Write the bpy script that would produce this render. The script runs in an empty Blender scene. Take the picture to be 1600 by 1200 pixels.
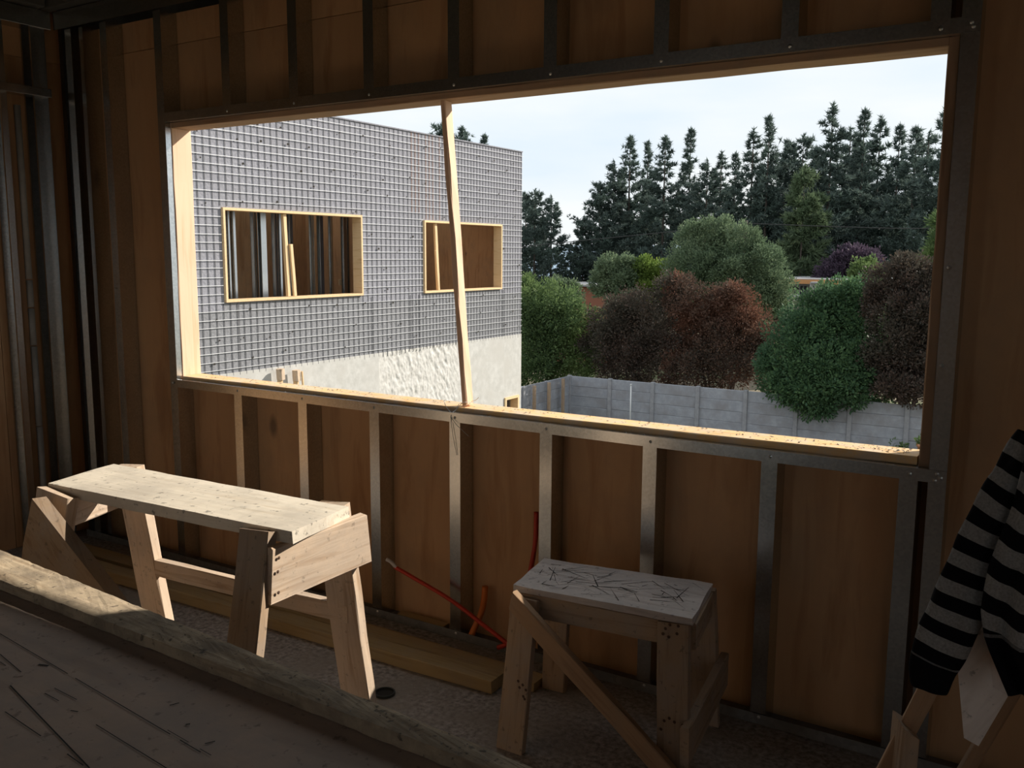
import bpy, math, random
import numpy as np
from mathutils import Vector, Matrix
random.seed(7); rng = np.random.default_rng(11)
sc = bpy.context.scene
COL = sc.collection

# ------------------------------------------------------------------ camera, sky, sun, exposure
FPX = 1416.68
CAM = Vector((0.0, -2.75, 1.5))
YAW, PITCH, ROLL = math.radians(32.1847), math.radians(8.1774), math.radians(0.3269)
fw = Vector((-math.sin(YAW)*math.cos(PITCH), math.cos(YAW)*math.cos(PITCH), -math.sin(PITCH)))
rt0 = Vector((math.cos(YAW), math.sin(YAW), 0)); up0 = rt0.cross(fw)
rt = rt0*math.cos(ROLL)+up0*math.sin(ROLL); upv = rt.cross(fw)
cam_data = bpy.data.cameras.new('camera'); cam = bpy.data.objects.new('camera', cam_data); COL.objects.link(cam)
cam.matrix_world = Matrix(((rt.x, upv.x, -fw.x, CAM.x), (rt.y, upv.y, -fw.y, CAM.y), (rt.z, upv.z, -fw.z, CAM.z), (0, 0, 0, 1)))
cam_data.sensor_width = 36.0; cam_data.lens = 36.0*FPX/1600.0; cam_data.clip_start = 0.05; cam_data.clip_end = 6000
sc.camera = cam

world = bpy.data.worlds.new('sky'); sc.world = world; world.use_nodes = True
wn = world.node_tree; wn.nodes.clear()
w_out = wn.nodes.new('ShaderNodeOutputWorld'); w_bg = wn.nodes.new('ShaderNodeBackground')
w_tc = wn.nodes.new('ShaderNodeTexCoord'); w_map = wn.nodes.new('ShaderNodeMapping'); w_map.inputs['Scale'].default_value = (1.2, 1.2, 5.0)
w_no = wn.nodes.new('ShaderNodeTexNoise'); w_no.inputs['Scale'].default_value = 2.2; w_no.inputs['Detail'].default_value = 5
w_rp = wn.nodes.new('ShaderNodeValToRGB')
w_rp.color_ramp.elements[0].position = .32; w_rp.color_ramp.elements[0].color = (.76, .88, 1.0, 1)
w_rp.color_ramp.elements[1].position = .66; w_rp.color_ramp.elements[1].color = (.97, 1.0, 1.0, 1)
wn.links.new(w_tc.outputs['Generated'], w_map.inputs['Vector']); wn.links.new(w_map.outputs['Vector'], w_no.inputs['Vector'])
wn.links.new(w_no.outputs['Fac'], w_rp.inputs['Fac']); wn.links.new(w_rp.outputs['Color'], w_bg.inputs['Color'])
w_bg.inputs['Strength'].default_value = 1.02
wn.links.new(w_bg.outputs['Background'], w_out.inputs['Surface'])

SUN = Vector((.825, 1.0, .784)).normalized()
sun_d = bpy.data.lights.new('sun', 'SUN'); sun_d.energy = 6.5; sun_d.angle = math.radians(.55); sun_d.color = (1.0, .93, .82)
sun = bpy.data.objects.new('sun', sun_d); COL.objects.link(sun); sun.rotation_euler = SUN.to_track_quat('Z', 'Y').to_euler(); sun.location = (20, 25, 20)

vs = sc.view_settings
vs.view_transform = 'Standard'; vs.look = 'None'; vs.gamma = 1.0; vs.use_curve_mapping = False
vs.exposure = 0.0
sc.cycles.max_bounces = 10; sc.cycles.diffuse_bounces = 7; sc.cycles.glossy_bounces = 5

# ------------------------------------------------------------------ measuring: a pixel of the 1600x1200 photo onto a plane of the place
def _ray(u, v): return rt*((u-800)/FPX)+upv*((600-v)/FPX)+fw
def pz(u, v, z): d = _ray(u, v); return CAM+d*((z-CAM.z)/d.z)
def py(u, v, y): d = _ray(u, v); return CAM+d*((y-CAM.y)/d.y)
def px(u, v, x): d = _ray(u, v); return CAM+d*((x-CAM.x)/d.x)

# ------------------------------------------------------------------ object helpers
WM = {}
def link(name, mesh, M=None, parent=None, label=None, cat=None, group=None, kind=None):
    o = bpy.data.objects.new(name, mesh); COL.objects.link(o)
    M = M or Matrix.Identity(4)
    if parent is not None:
        o.parent = parent; o.matrix_basis = WM[parent.name].inverted() @ M
    else: o.matrix_basis = M
    WM[o.name] = M
    tag(o, label, cat, group, kind)
    return o
def tag(o, label=None, cat=None, group=None, kind=None):
    if label: o['label'] = label
    if cat: o['category'] = cat
    if group: o['group'] = group
    if kind: o['kind'] = kind
    return o
def thing(name, loc, label=None, cat=None, group=None, kind=None, rotz=0.0, parent=None):
    M = Matrix.Translation(Vector(loc)) @ Matrix.Rotation(rotz, 4, 'Z')
    return link(name, None, M, parent, label, cat, group, kind)
def setmat(me, m):
    me.materials.append(m); return me
def mesh_from(name, verts, faces, m=None, smooth=False):
    me = bpy.data.meshes.new(name); me.from_pydata([tuple(v) for v in verts], [], faces); me.update()
    if smooth:
        for p in me.polygons: p.use_smooth = True
    if m: me.materials.append(m)
    return me
def fast_mesh(name, V, n_per, m, smooth=False):
    """V: (N*n_per,3) loose polygons of n_per corners each"""
    me = bpy.data.meshes.new(name); nv = len(V); nf = nv//n_per
    me.vertices.add(nv); me.vertices.foreach_set('co', np.asarray(V, dtype=np.float32).ravel())
    me.loops.add(nv); me.loops.foreach_set('vertex_index', np.arange(nv, dtype=np.int32))
    me.polygons.add(nf); me.polygons.foreach_set('loop_start', np.arange(0, nv, n_per, dtype=np.int32))
    me.polygons.foreach_set('loop_total', np.full(nf, n_per, dtype=np.int32))
    me.update(calc_edges=True); me.materials.append(m)
    return me

def frame_from(p0, p1, side):
    p0, p1 = Vector(p0), Vector(p1); x = (p1-p0).normalized(); s = Vector(side)
    y = (s-x*s.dot(x)).normalized(); z = x.cross(y); c = (p0+p1)/2
    return Matrix(((x.x, y.x, z.x, c.x), (x.y, y.y, z.y, c.y), (x.z, y.z, z.z, c.z), (0, 0, 0, 1))), (p1-p0).length

def timber_mesh(L, w, t, m, rough=.0012, ch=.003, seg=None, bow=0.0, cut0=0.0, cut1=0.0):
    """sawn timber along local X: chamfered section, slightly uneven, ends may be cut askew"""
    seg = seg or max(2, min(14, int(L/.12)))
    a, b = w/2, t/2; ch = min(ch, a*.4, b*.4)
    prof = [(-a+ch, -b), (a-ch, -b), (a, -b+ch), (a, b-ch), (a-ch, b), (-a+ch, b), (-a, b-ch), (-a, -b+ch)]
    V = []; F = []
    for i in range(seg+1):
        s = i/seg; x = -L/2+L*s; dz = bow*4*s*(1-s)
        for (y, z) in prof:
            xx = x
            if i == 0: xx += cut0*y
            if i == seg: xx += cut1*y
            V.append((xx+random.uniform(-rough, rough)*(i in (0, seg)), y+random.uniform(-rough, rough), z+dz+random.uniform(-rough, rough)))
    for i in range(seg):
        for k in range(8):
            F.append((i*8+k, i*8+(k+1) % 8, (i+1)*8+(k+1) % 8, (i+1)*8+k))
    F.append(tuple(range(7, -1, -1))); F.append(tuple(range(seg*8, seg*8+8)))
    F = [tuple(reversed(f)) for f in F]
    me = mesh_from('timber', V, F, m)
    return me
def timber(name, p0, p1, w, t, m, parent=None, side=(0, 0, 1), rough=.0012, ch=.003, seg=None, bow=0., cut0=0., cut1=0., **kw):
    M, L = frame_from(p0, p1, side)
    return link(name, timber_mesh(L, w, t, m, rough, ch, seg, bow, cut0, cut1), M, parent, **kw)

def box_mesh(sx, sy, sz, m, ch=0.0):
    a, b, c = sx/2, sy/2, sz/2
    if ch <= 0:
        V = [(-a, -b, -c), (a, -b, -c), (a, b, -c), (-a, b, -c), (-a, -b, c), (a, -b, c), (a, b, c), (-a, b, c)]
        F = [(0, 3, 2, 1), (4, 5, 6, 7), (0, 1, 5, 4), (1, 2, 6, 5), (2, 3, 7, 6), (3, 0, 4, 7)]
        return mesh_from('box', V, F, m)
    import bmesh
    bm = bmesh.new(); bmesh.ops.create_cube(bm, size=1.0)
    for v in bm.verts: v.co = Vector((v.co.x*sx, v.co.y*sy, v.co.z*sz))
    bmesh.ops.bevel(bm, geom=list(bm.edges), offset=min(ch, sx*.3, sy*.3, sz*.3), segments=1, affect='EDGES', clamp_overlap=True)
    me = bpy.data.meshes.new('box'); bm.to_mesh(me); bm.free(); me.materials.append(m); return me
def box(name, lo, hi, m, parent=None, ch=0.0, **kw):
    lo, hi = Vector(lo), Vector(hi); s = hi-lo
    return link(name, box_mesh(s.x, s.y, s.z, m, ch), Matrix.Translation((lo+hi)/2), parent, **kw)
_unit = {}
def ubox(name, lo, hi, m, parent=None, **kw):
    """box sharing one unit mesh per material"""
    if m.name not in _unit: _unit[m.name] = box_mesh(1, 1, 1, m)
    lo, hi = Vector(lo), Vector(hi); s = hi-lo
    M = Matrix.Translation((lo+hi)/2) @ Matrix.Diagonal((s.x, s.y, s.z, 1))
    return link(name, _unit[m.name], M, parent, **kw)

def smooth_path(pts, n=6):
    pts = [Vector(p) for p in pts]
    if len(pts) < 3: return pts
    out = []
    for i in range(len(pts)-1):
        p0 = pts[max(i-1, 0)]; p1 = pts[i]; p2 = pts[i+1]; p3 = pts[min(i+2, len(pts)-1)]
        for k in range(n):
            t = k/n
            out.append(.5*((2*p1)+(p2-p0)*t+(2*p0-5*p1+4*p2-p3)*t*t+(3*p1-p0-3*p2+p3)*t**3))
    out.append(pts[-1]); return out
def tube_geo(pts, r, n=8):
    V = []; F = []; N = len(pts)
    ref = Vector((.3, .2, .93))
    for i, p in enumerate(pts):
        d = (pts[min(i+1, N-1)]-pts[max(i-1, 0)]).normalized()
        a = d.cross(ref)
        if a.length < .05: a = d.cross(Vector((1, 0, 0)))
        a.normalize(); b = d.cross(a)
        rr = r(i/(N-1)) if callable(r) else r
        for k in range(n):
            th = 2*math.pi*k/n; V.append(p+a*(rr*math.cos(th))+b*(rr*math.sin(th)))
    for i in range(N-1):
        for k in range(n): F.append((i*n+k, i*n+(k+1) % n, (i+1)*n+(k+1) % n, (i+1)*n+k))
    F.append(tuple(range(n-1, -1, -1))); F.append(tuple(range((N-1)*n, N*n)))
    return V, F
def tube(name, pts, r, m, parent=None, n=8, sm=6, **kw):
    P = smooth_path(pts, sm) if sm > 1 else [Vector(p) for p in pts]
    o = P[0].copy(); V, F = tube_geo([p-o for p in P], r, n)
    return link(name, mesh_from(name, V, F, m, True), Matrix.Translation(o), parent, **kw)

# ------------------------------------------------------------------ materials (all procedural)
def newmat(name):
    m = bpy.data.materials.new(name); m.use_nodes = True; nt = m.node_tree; nt.nodes.clear()
    out = nt.nodes.new('ShaderNodeOutputMaterial'); bs = nt.nodes.new('ShaderNodeBsdfPrincipled')
    nt.links.new(bs.outputs[0], out.inputs['Surface']); return m, nt, bs, out
def nd(nt, t, **inp):
    n = nt.nodes.new(t)
    for k, v in inp.items():
        if k.startswith('_'): setattr(n, k[1:], v)
        else: n.inputs[k.replace('__', ' ')].default_value = v
    return n
def ramp(nt, src, stops):
    r = nt.nodes.new('ShaderNodeValToRGB'); el = r.color_ramp.elements
    while len(el) < len(stops): el.new(.5)
    for e, (p, c) in zip(el, stops): e.position = p; e.color = (*c, 1)
    nt.links.new(src, r.inputs['Fac']); return r.outputs['Color']
def mixc(nt, fac, a, b, mode='MIX'):
    m = nt.nodes.new('ShaderNodeMix'); m.data_type = 'RGBA'; m.blend_type = mode
    for s, i in ((fac, 0), (a, 6), (b, 7)):
        if hasattr(s, 'is_output'): nt.links.new(s, m.inputs[i])
        else: m.inputs[i].default_value = s if i == 0 else (*s, 1)
    return m.outputs[2]
def coords(nt, scale=(1, 1, 1), rnd=True, world=False):
    tc = nt.nodes.new('ShaderNodeTexCoord'); v = tc.outputs['Object']
    if world: v = nt.nodes.new('ShaderNodeNewGeometry').outputs['Position']
    if rnd:
        oi = nt.nodes.new('ShaderNodeObjectInfo'); mu = nd(nt, 'ShaderNodeMath', _operation='MULTIPLY'); mu.inputs[1].default_value = 37.0
        nt.links.new(oi.outputs['Random'], mu.inputs[0])
        ad = nd(nt, 'ShaderNodeVectorMath', _operation='ADD'); nt.links.new(v, ad.inputs[0]); nt.links.new(mu.outputs[0], ad.inputs[1]); v = ad.outputs[0]
    mp = nt.nodes.new('ShaderNodeMapping'); mp.inputs['Scale'].default_value = scale; nt.links.new(v, mp.inputs['Vector'])
    return mp.outputs['Vector'], v
def bump(nt, bs, h, strength=.3, dist=.01):
    b = nd(nt, 'ShaderNodeBump', Strength=strength, Distance=dist); nt.links.new(h, b.inputs['Height']); nt.links.new(b.outputs['Normal'], bs.inputs['Normal'])
def wood(name, light, dark, axis=0, stretch=14, scale=3.0, rough=.75, dirt=0.0, dirtcol=(.2, .19, .17), dirtscale=9, bstr=.25, knots=True, vary=.18, speck=0.0):
    m, nt, bs, out = newmat(name); s = [stretch]*3; s[axis] = 1.0
    vec, raw = coords(nt, s)
    n1 = nd(nt, 'ShaderNodeTexNoise', Scale=scale, Detail=5., Roughness=.55, Distortion=.6); nt.links.new(vec, n1.inputs['Vector'])
    col = ramp(nt, n1.outputs['Fac'], [(.30, dark), (.48, light), (.60, tuple(l*.9+d*.1 for l, d in zip(light, dark))), (.74, tuple(l*.5+d*.5 for l, d in zip(light, dark)))])
    n2 = nd(nt, 'ShaderNodeTexNoise', Scale=1.3, Detail=2.); nt.links.new(raw, n2.inputs['Vector'])
    col = mixc(nt, .5, col, ramp(nt, n2.outputs['Fac'], [(.3, tuple(c*.72 for c in light)), (.7, tuple(min(1, c*1.12) for c in light))]), 'SOFT_LIGHT')
    if knots:
        s2 = [2.6]*3; s2[axis] = 1.3
        v2, _ = coords(nt, s2); vo = nd(nt, 'ShaderNodeTexVoronoi', Scale=1.0); nt.links.new(v2, vo.inputs['Vector'])
        k = ramp(nt, vo.outputs['Distance'], [(.035, (1, 1, 1)), (.085, (0, 0, 0))])
        col = mixc(nt, k, col, tuple(c*.55 for c in dark))
    oi = nt.nodes.new('ShaderNodeObjectInfo')
    col = mixc(nt, 1.0, col, ramp(nt, oi.outputs['Random'], [(0, (1-vary,)*3), (1, (1, 1, 1))]), 'MULTIPLY')
    if dirt > 0:
        nn = nd(nt, 'ShaderNodeTexNoise', Scale=dirtscale, Detail=7., Roughness=.68); nt.links.new(raw, nn.inputs['Vector'])
        mk = ramp(nt, nn.outputs['Fac'], [(.56-dirt*.3, (0, 0, 0)), (.70-dirt*.2, (dirt, dirt, dirt))])
        col = mixc(nt, mk, col, dirtcol)
    if speck > 0:
        sp = nd(nt, 'ShaderNodeTexNoise', Scale=46., Detail=3., Roughness=.6); nt.links.new(raw, sp.inputs['Vector'])
        col = mixc(nt, ramp(nt, sp.outputs['Fac'], [(.62, (0, 0, 0)), (.70, (speck, speck, speck))]), col, (.05, .045, .04))
    nt.links.new(col, bs.inputs['Base Color']); bs.inputs['Roughness'].default_value = rough
    bs.inputs['Specular IOR Level'].default_value = .25
    bump(nt, bs, n1.outputs['Fac'], bstr, .004)
    return m
def noisy(name, c0, c1, scale=20, rough=.85, bstr=.3, bdist=.01, detail=6, metallic=0., c2=None, s2=3., world=False, stretch=(1, 1, 1), spec=.3):
    m, nt, bs, out = newmat(name); vec, raw = coords(nt, stretch, rnd=not world, world=world)
    n1 = nd(nt, 'ShaderNodeTexNoise', Scale=float(scale), Detail=float(detail), Roughness=.6); nt.links.new(vec, n1.inputs['Vector'])
    col = ramp(nt, n1.outputs['Fac'], [(.34, c0), (.66, c1)])
    if c2:
        n2 = nd(nt, 'ShaderNodeTexNoise', Scale=float(s2), Detail=5., Roughness=.6); nt.links.new(raw, n2.inputs['Vector'])
        col = mixc(nt, ramp(nt, n2.outputs['Fac'], [(.45, (0, 0, 0)), (.65, (1, 1, 1))]), col, c2)
    nt.links.new(col, bs.inputs['Base Color']); bs.inputs['Roughness'].default_value = rough; bs.inputs['Metallic'].default_value = metallic
    bs.inputs['Specular IOR Level'].default_value = spec
    if bstr > 0: bump(nt, bs, n1.outputs['Fac'], bstr, bdist)
    return m
def plain(name, c, rough=.6, metallic=0., spec=.4):
    m, nt, bs, out = newmat(name)
    oi = nt.nodes.new('ShaderNodeObjectInfo')
    col = mixc(nt, 1.0, c, ramp(nt, oi.outputs['Random'], [(0, (.9,)*3), (1, (1, 1, 1))]), 'MULTIPLY')
    nt.links.new(col, bs.inputs['Base Color']); bs.inputs['Roughness'].default_value = rough; bs.inputs['Metallic'].default_value = metallic; bs.inputs['Specular IOR Level'].default_value = spec
    return m
def leafmat(name, c0, c1, c2=None, trans=.35, vscale=.35):
    m, nt, bs, out = newmat(name); nt.nodes.remove(bs)
    g = nt.nodes.new('ShaderNodeNewGeometry'); tc = nt.nodes.new('ShaderNodeTexCoord')
    no = nd(nt, 'ShaderNodeTexNoise', Scale=vscale, Detail=3.); nt.links.new(tc.outputs['Object'], no.inputs['Vector'])
    col = ramp(nt, g.outputs['Random Per Island'], [(0, c0), (1, c1)])
    if c2: col = mixc(nt, ramp(nt, no.outputs['Fac'], [(.45, (0, 0, 0)), (.62, (.8, .8, .8))]), col, c2)
    d = nt.nodes.new('ShaderNodeBsdfDiffuse'); t = nt.nodes.new('ShaderNodeBsdfTranslucent'); mx = nt.nodes.new('ShaderNodeMixShader'); mx.inputs[0].default_value = trans
    gl = nd(nt, 'ShaderNodeBsdfGlossy', Roughness=.45); mx2 = nt.nodes.new('ShaderNodeMixShader'); mx2.inputs[0].default_value = .012
    nt.links.new(col, d.inputs['Color']); nt.links.new(col, t.inputs['Color'])
    nt.links.new(d.outputs[0], mx.inputs[1]); nt.links.new(t.outputs[0], mx.inputs[2]); nt.links.new(mx.outputs[0], mx2.inputs[1]); nt.links.new(gl.outputs[0], mx2.inputs[2])
    nt.links.new(mx2.outputs[0], out.inputs['Surface']); return m
def steelmat(name, c0, c1, rough=.36, scale=60, metallic=.85):
    m, nt, bs, out = newmat(name); vec, raw = coords(nt, (1, 1, 1))
    vo = nd(nt, 'ShaderNodeTexVoronoi', Scale=float(scale)); nt.links.new(vec, vo.inputs['Vector'])
    no = nd(nt, 'ShaderNodeTexNoise', Scale=6., Detail=4.); nt.links.new(raw, no.inputs['Vector'])
    f = mixc(nt, .5, vo.outputs['Color'], no.outputs['Color'])
    bw = nt.nodes.new('ShaderNodeRGBToBW'); nt.links.new(f, bw.inputs[0])
    col = ramp(nt, bw.outputs[0], [(.3, c0), (.7, c1)])
    nt.links.new(col, bs.inputs['Base Color']); bs.inputs['Metallic'].default_value = metallic
    rr = nd(nt, 'ShaderNodeMapRange'); nt.links.new(bw.outputs[0], rr.inputs[0]); rr.inputs[3].default_value = rough-.03; rr.inputs[4].default_value = rough+.06
    nt.links.new(rr.outputs[0], bs.inputs['Roughness'])
    return m

M_ply = wood('pine_plywood', (.63, .41, .245), (.48, .29, .16), axis=2, stretch=7, scale=1.7, rough=.62, dirt=.25, dirtcol=(.30, .22, .15), dirtscale=3, bstr=.08)
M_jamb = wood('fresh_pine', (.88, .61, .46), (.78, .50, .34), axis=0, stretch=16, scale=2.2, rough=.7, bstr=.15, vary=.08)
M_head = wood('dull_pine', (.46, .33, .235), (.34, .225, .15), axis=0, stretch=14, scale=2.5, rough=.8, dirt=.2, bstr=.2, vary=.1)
M_sillw = wood('dusty_pine', (.80, .55, .31), (.60, .36, .17), axis=0, stretch=14, scale=2.5, rough=.8, dirt=.5, dirtcol=(.62, .56, .50), dirtscale=14, vary=.05)
M_horse = wood('weathered_pine', (.68, .54, .42), (.45, .32, .22), axis=0, stretch=15, scale=3, rough=.85, dirt=.4, dirtcol=(.42, .35, .29), dirtscale=6, bstr=.4, vary=.15, speck=.35)
M_htop = wood('dusty_board', (.74, .66, .55), (.62, .53, .42), axis=0, stretch=12, scale=3, rough=.9, dirt=.5, dirtcol=(.42, .37, .31), dirtscale=4.5, bstr=.4, vary=.05, speck=.6)
M_h2 = wood('grey_old_pine', (.46, .35, .25), (.30, .21, .14), axis=0, stretch=15, scale=3, rough=.9, dirt=.45, dirtcol=(.34, .29, .25), dirtscale=8, bstr=.4, vary=.2, speck=.45)
M_h2top = wood('worn_grey_top', (.60, .54, .50), (.44, .38, .34), axis=0, stretch=10, scale=4, rough=.9, dirt=.5, dirtcol=(.42, .38, .36), dirtscale=9, bstr=.5, vary=.05, speck=.5)
M_step = wood('pale_step_board', (.74, .67, .61), (.60, .53, .47), axis=0, stretch=10, scale=4, rough=.9, dirt=.3, dirtcol=(.55, .49, .45), bstr=.4, vary=.05, speck=.5)
M_brace = wood('brown_batten', (.44, .31, .205), (.31, .205, .13), axis=0, stretch=15, scale=3, rough=.85, dirt=.2, bstr=.3)
M_plank = wood('dirty_plank', (.56, .46, .34), (.34, .26, .18), axis=0, stretch=9, scale=3.5, rough=.92, dirt=.55, dirtcol=(.12, .10, .082), dirtscale=6, bstr=.8, vary=.05, speck=.7)
M_table = wood('worn_table_plywood', (.58, .46, .375), (.46, .355, .28), axis=0, stretch=5, scale=3, rough=.9, dirt=.6, dirtcol=(.40, .335, .29), dirtscale=5, bstr=.2, vary=.05, speck=.4, knots=False)
M_floorw = wood('yellow_floor_timber', (.47, .36, .205), (.35, .25, .135), axis=0, stretch=14, scale=2.5, rough=.85, dirt=.3, dirtcol=(.30, .25, .19), bstr=.25)
M_dark = plain('dark_cut', (.03, .026, .022), .95)
M_nail = plain('rusty_nail', (.10, .055, .035), .7, .4)
M_steel = steelmat('galvanised_steel', (.50, .51, .50), (.60, .61, .60), rough=.23, scale=140, metallic=1.0)
M_track = steelmat('dusty_steel_track', (.16, .15, .14), (.22, .21, .19), rough=.6, scale=60, metallic=.3)
M_screw = plain('screw_zinc', (.7, .7, .68), .3, .9)
M_conc = noisy('dusty_concrete_floor', (.15, .13, .115), (.42, .37, .33), scale=55, rough=.95, bstr=.5, bdist=.006, c2=(.26, .225, .19), s2=2.5, world=True)
M_rubble = noisy('rubble_crumbs', (.22, .19, .17), (.42, .38, .34), scale=30, rough=.95, bstr=0)
M_ceil = noisy('grey_ceiling_board', (.10, .10, .09), (.13, .125, .11), scale=8, rough=.9, bstr=.05)
M_beam = noisy('dull_steel_beam', (.12, .12, .11), (.17, .165, .15), scale=6, rough=.6, bstr=.05, metallic=.3)
M_red = plain('red_conduit', (.55, .045, .02), .5)
M_orange = plain('orange_conduit', (.72, .19, .03), .5)
M_tape = plain('whitish_tape', (.62, .55, .50), .5)
M_pvc = noisy('grey_conduit', (.30, .29, .26), (.36, .34, .31), scale=20, rough=.5, bstr=0)
M_wire = plain('tie_wire', (.45, .45, .44), .4, .7)
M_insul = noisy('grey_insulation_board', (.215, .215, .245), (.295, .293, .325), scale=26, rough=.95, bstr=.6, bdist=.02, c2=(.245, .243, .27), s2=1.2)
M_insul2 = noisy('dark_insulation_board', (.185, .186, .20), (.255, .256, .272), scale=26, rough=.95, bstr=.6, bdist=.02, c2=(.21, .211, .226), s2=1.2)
M_hwire = plain('galvanised_mesh_wire', (.74, .74, .75), .4, .3)
M_vwire = plain('dark_mesh_wire', (.10, .10, .11), .6, .2)
M_rust = plain('rusty_mesh_wire', (.26, .12, .06), .8, .2)
M_bconc = noisy('pale_concrete', (.40, .39, .37), (.50, .49, .47), scale=7, rough=.95, bstr=.25, bdist=.01, c2=(.43, .415, .39), s2=1.6)
M_brough = noisy('chipped_concrete', (.43, .415, .39), (.55, .535, .51), scale=12, rough=.95, bstr=.5, bdist=.02)
M_bframe = wood('building_frame_pine', (.70, .53, .35), (.58, .41, .25), axis=0, stretch=14, scale=2.5, rough=.8, vary=.06, knots=False)
M_fence = noisy('fence_concrete', (.275, .285, .315), (.35, .36, .39), scale=5, rough=.95, bstr=.2, bdist=.01, c2=(.255, .25, .262), s2=1.4)
M_fpost = noisy('fence_post_concrete', (.25, .25, .265), (.32, .32, .335), scale=6, rough=.95, bstr=.2)
M_ground = noisy('bare_ground', (.16, .13, .09), (.25, .21, .15), scale=3, rough=1., bstr=.4, bdist=.05, c2=(.10, .13, .05), s2=.3, world=True)
M_bark = noisy('bark', (.06, .05, .042), (.11, .09, .075), scale=14, rough=.95, bstr=.6, bdist=.03)
L_pine = leafmat('pine_needles', (.080, .108, .102), (.150, .195, .165), (.105, .150, .125), trans=.35)  # lightened and blued: atmospheric haze put into the needle colour
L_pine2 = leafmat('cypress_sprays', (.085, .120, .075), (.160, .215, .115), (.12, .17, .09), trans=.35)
L_green = leafmat('green_leaves', (.075, .125, .060), (.17, .245, .095), (.18, .245, .085), trans=.42)  # leaf green with some haze lightening mixed into the colour
L_lush = leafmat('lush_leaves', (.052, .108, .060), (.130, .220, .095), (.062, .122, .068), trans=.42)
L_red = leafmat('red_brown_leaves', (.066, .060, .050), (.145, .085, .060), (.20, .09, .058), trans=.35, vscale=.5)
L_dark = leafmat('dark_brown_leaves', (.060, .054, .046), (.120, .078, .060), (.085, .080, .060), trans=.3, vscale=.5)
L_pale = leafmat('pale_leaves', (.10, .145, .085), (.22, .285, .165), (.12, .175, .10))  # pale green leaves, lifted further by haze put into the colour
L_yellow = leafmat('yellow_green_leaves', (.13, .19, .04), (.26, .33, .07), (.13, .21, .06))
L_purple = leafmat('purple_leaves', (.07, .055, .075), (.13, .09, .13), trans=.3)
L_grey = leafmat('grey_green_leaves', (.12, .17, .10), (.21, .27, .16))

# ------------------------------------------------------------------ room shell
GROUND = -5.1
XL, XR, YR = -4.42, 3.2, -5.2        # left wall face, right wall face, rear wall face
H = 3.05
link('floor', box_mesh(XR-XL+.8, -YR+.5, .18, M_conc), Matrix.Translation(((XR+XL)/2, YR/2-.02, -.09)), kind='structure')
link('ceiling', box_mesh(XR-XL+.8, -YR+.6, .12, M_ceil), Matrix.Translation(((XR+XL)/2, YR/2-.02, H+.06)), kind='structure')

OX0, OX1, OZ0, OZ1 = -3.598, -.366, .905, 2.082      # rough opening between studs
PLY0, PLY1 = .09, .102
wall = thing('wall_back', (-2, .1, 0), kind='structure')
# plywood sheets, 1.2 m wide, cut round the opening
cols = [-4.52, -3.62, -2.40, -1.20, -.345, .85, 2.05, 3.2]
def sheet(x0, x1, z0, z1): box('plywood_sheet', (x0+.0015, PLY0, z0+.0015), (x1-.0015, PLY1, z1-.0015), M_ply, wall)
for a, b in zip(cols, cols[1:]):
    if a >= -3.63 and b <= -.34:
        sheet(a, b, 0, .885); sheet(a, b, 2.10, 2.44)
    else:
        sheet(a, b, 0, 2.44)
    sheet(a, b, 2.44, H)
# outer insulation layer, in four slabs round the opening
for lo, hi in (((-4.7, .104, -.6), (-3.63, .135, H+.2)), ((-.335, .104, -.6), (3.4, .135, H+.2)), ((-3.63, .104, -.6), (-.335, .135, .88)), ((-3.63, .104, 2.105), (-.335, .135, H+.2))):
    box('insulation_slab', lo, hi, M_insul, wall)

# steel studs and tracks
_stud = {}
def c_profile(w, d, lip=.012, th=.0016):
    o = [(0, lip), (0, 0), (w, 0), (w, d), (0, d), (0, d-lip)]
    i = [(th, lip), (th, th), (w-th, th), (w-th, d-th), (th, d-th), (th, d-lip)]
    return o, i
def stud_mesh(L, w=.05, d=.088, m=None):
    key = (round(L, 3), w, d)
    if key in _stud: return _stud[key]
    o, i = c_profile(w, d); n = 6; V = []; F = []
    for z in (0, L):
        for (x, y) in o: V.append((x, y, z))
        for (x, y) in i: V.append((x, y, z))
    for k in range(n-1):
        F.append((k, k+1, 12+k+1, 12+k)); F.append((6+k+1, 6+k, 18+k, 18+k+1))
        F.append((k, 6+k, 6+k+1, k+1)); F.append((12+k, 12+k+1, 18+k+1, 18+k))
    F.append((0, 12, 18, 6)); F.append((5, 11, 23, 17))
    _stud[key] = mesh_from('stud', V, F, m or M_steel); return _stud[key]
def stud(x, z0, z1, parent=None, w=.05, rot=0.0, y=0.0):
    return link('stud', stud_mesh(z1-z0, w), Matrix.Translation((x, y, z0)) @ Matrix.Rotation(rot, 4, 'Z'), parent)
def u_track(name, p0, p1, h, d, parent, web='up', mat=None):
    """U channel along X: web at z (top or bottom), flange towards the room at y=0"""
    x0, x1, z = p0[0], p1[0], p0[2]; th = .0016
    s = -1 if web == 'up' else 1
    V = []; F = []
    prof = [(0, s*h), (0, 0), (d, 0), (d, s*h), (d-th, s*h), (d-th, s*th), (th, s*th), (th, s*h)]
    for x in (0, x1-x0):
        for (y, zz) in prof: V.append((x, y, zz))
    n = len(prof)
    for k in range(n): F.append((k, (k+1) % n, n+(k+1) % n, n+k))
    F.append((0, 1, 6, 7)); F.append((1, 2, 5, 6)); F.append((2, 3, 4, 5))
    F.append((n, n+7, n+6, n+1)); F.append((n+1, n+6, n+5, n+2)); F.append((n+2, n+5, n+4, n+3))
    return link(name, mesh_from(name, V, F, mat or M_steel), Matrix.Translation((x0, p0[1], z)), parent)
SX = [-3.2118+.4*k for k in range(8)]
for x in SX:
    stud(x, .0, .899, wall); stud(x, 2.086, H-.0, wall)
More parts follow.
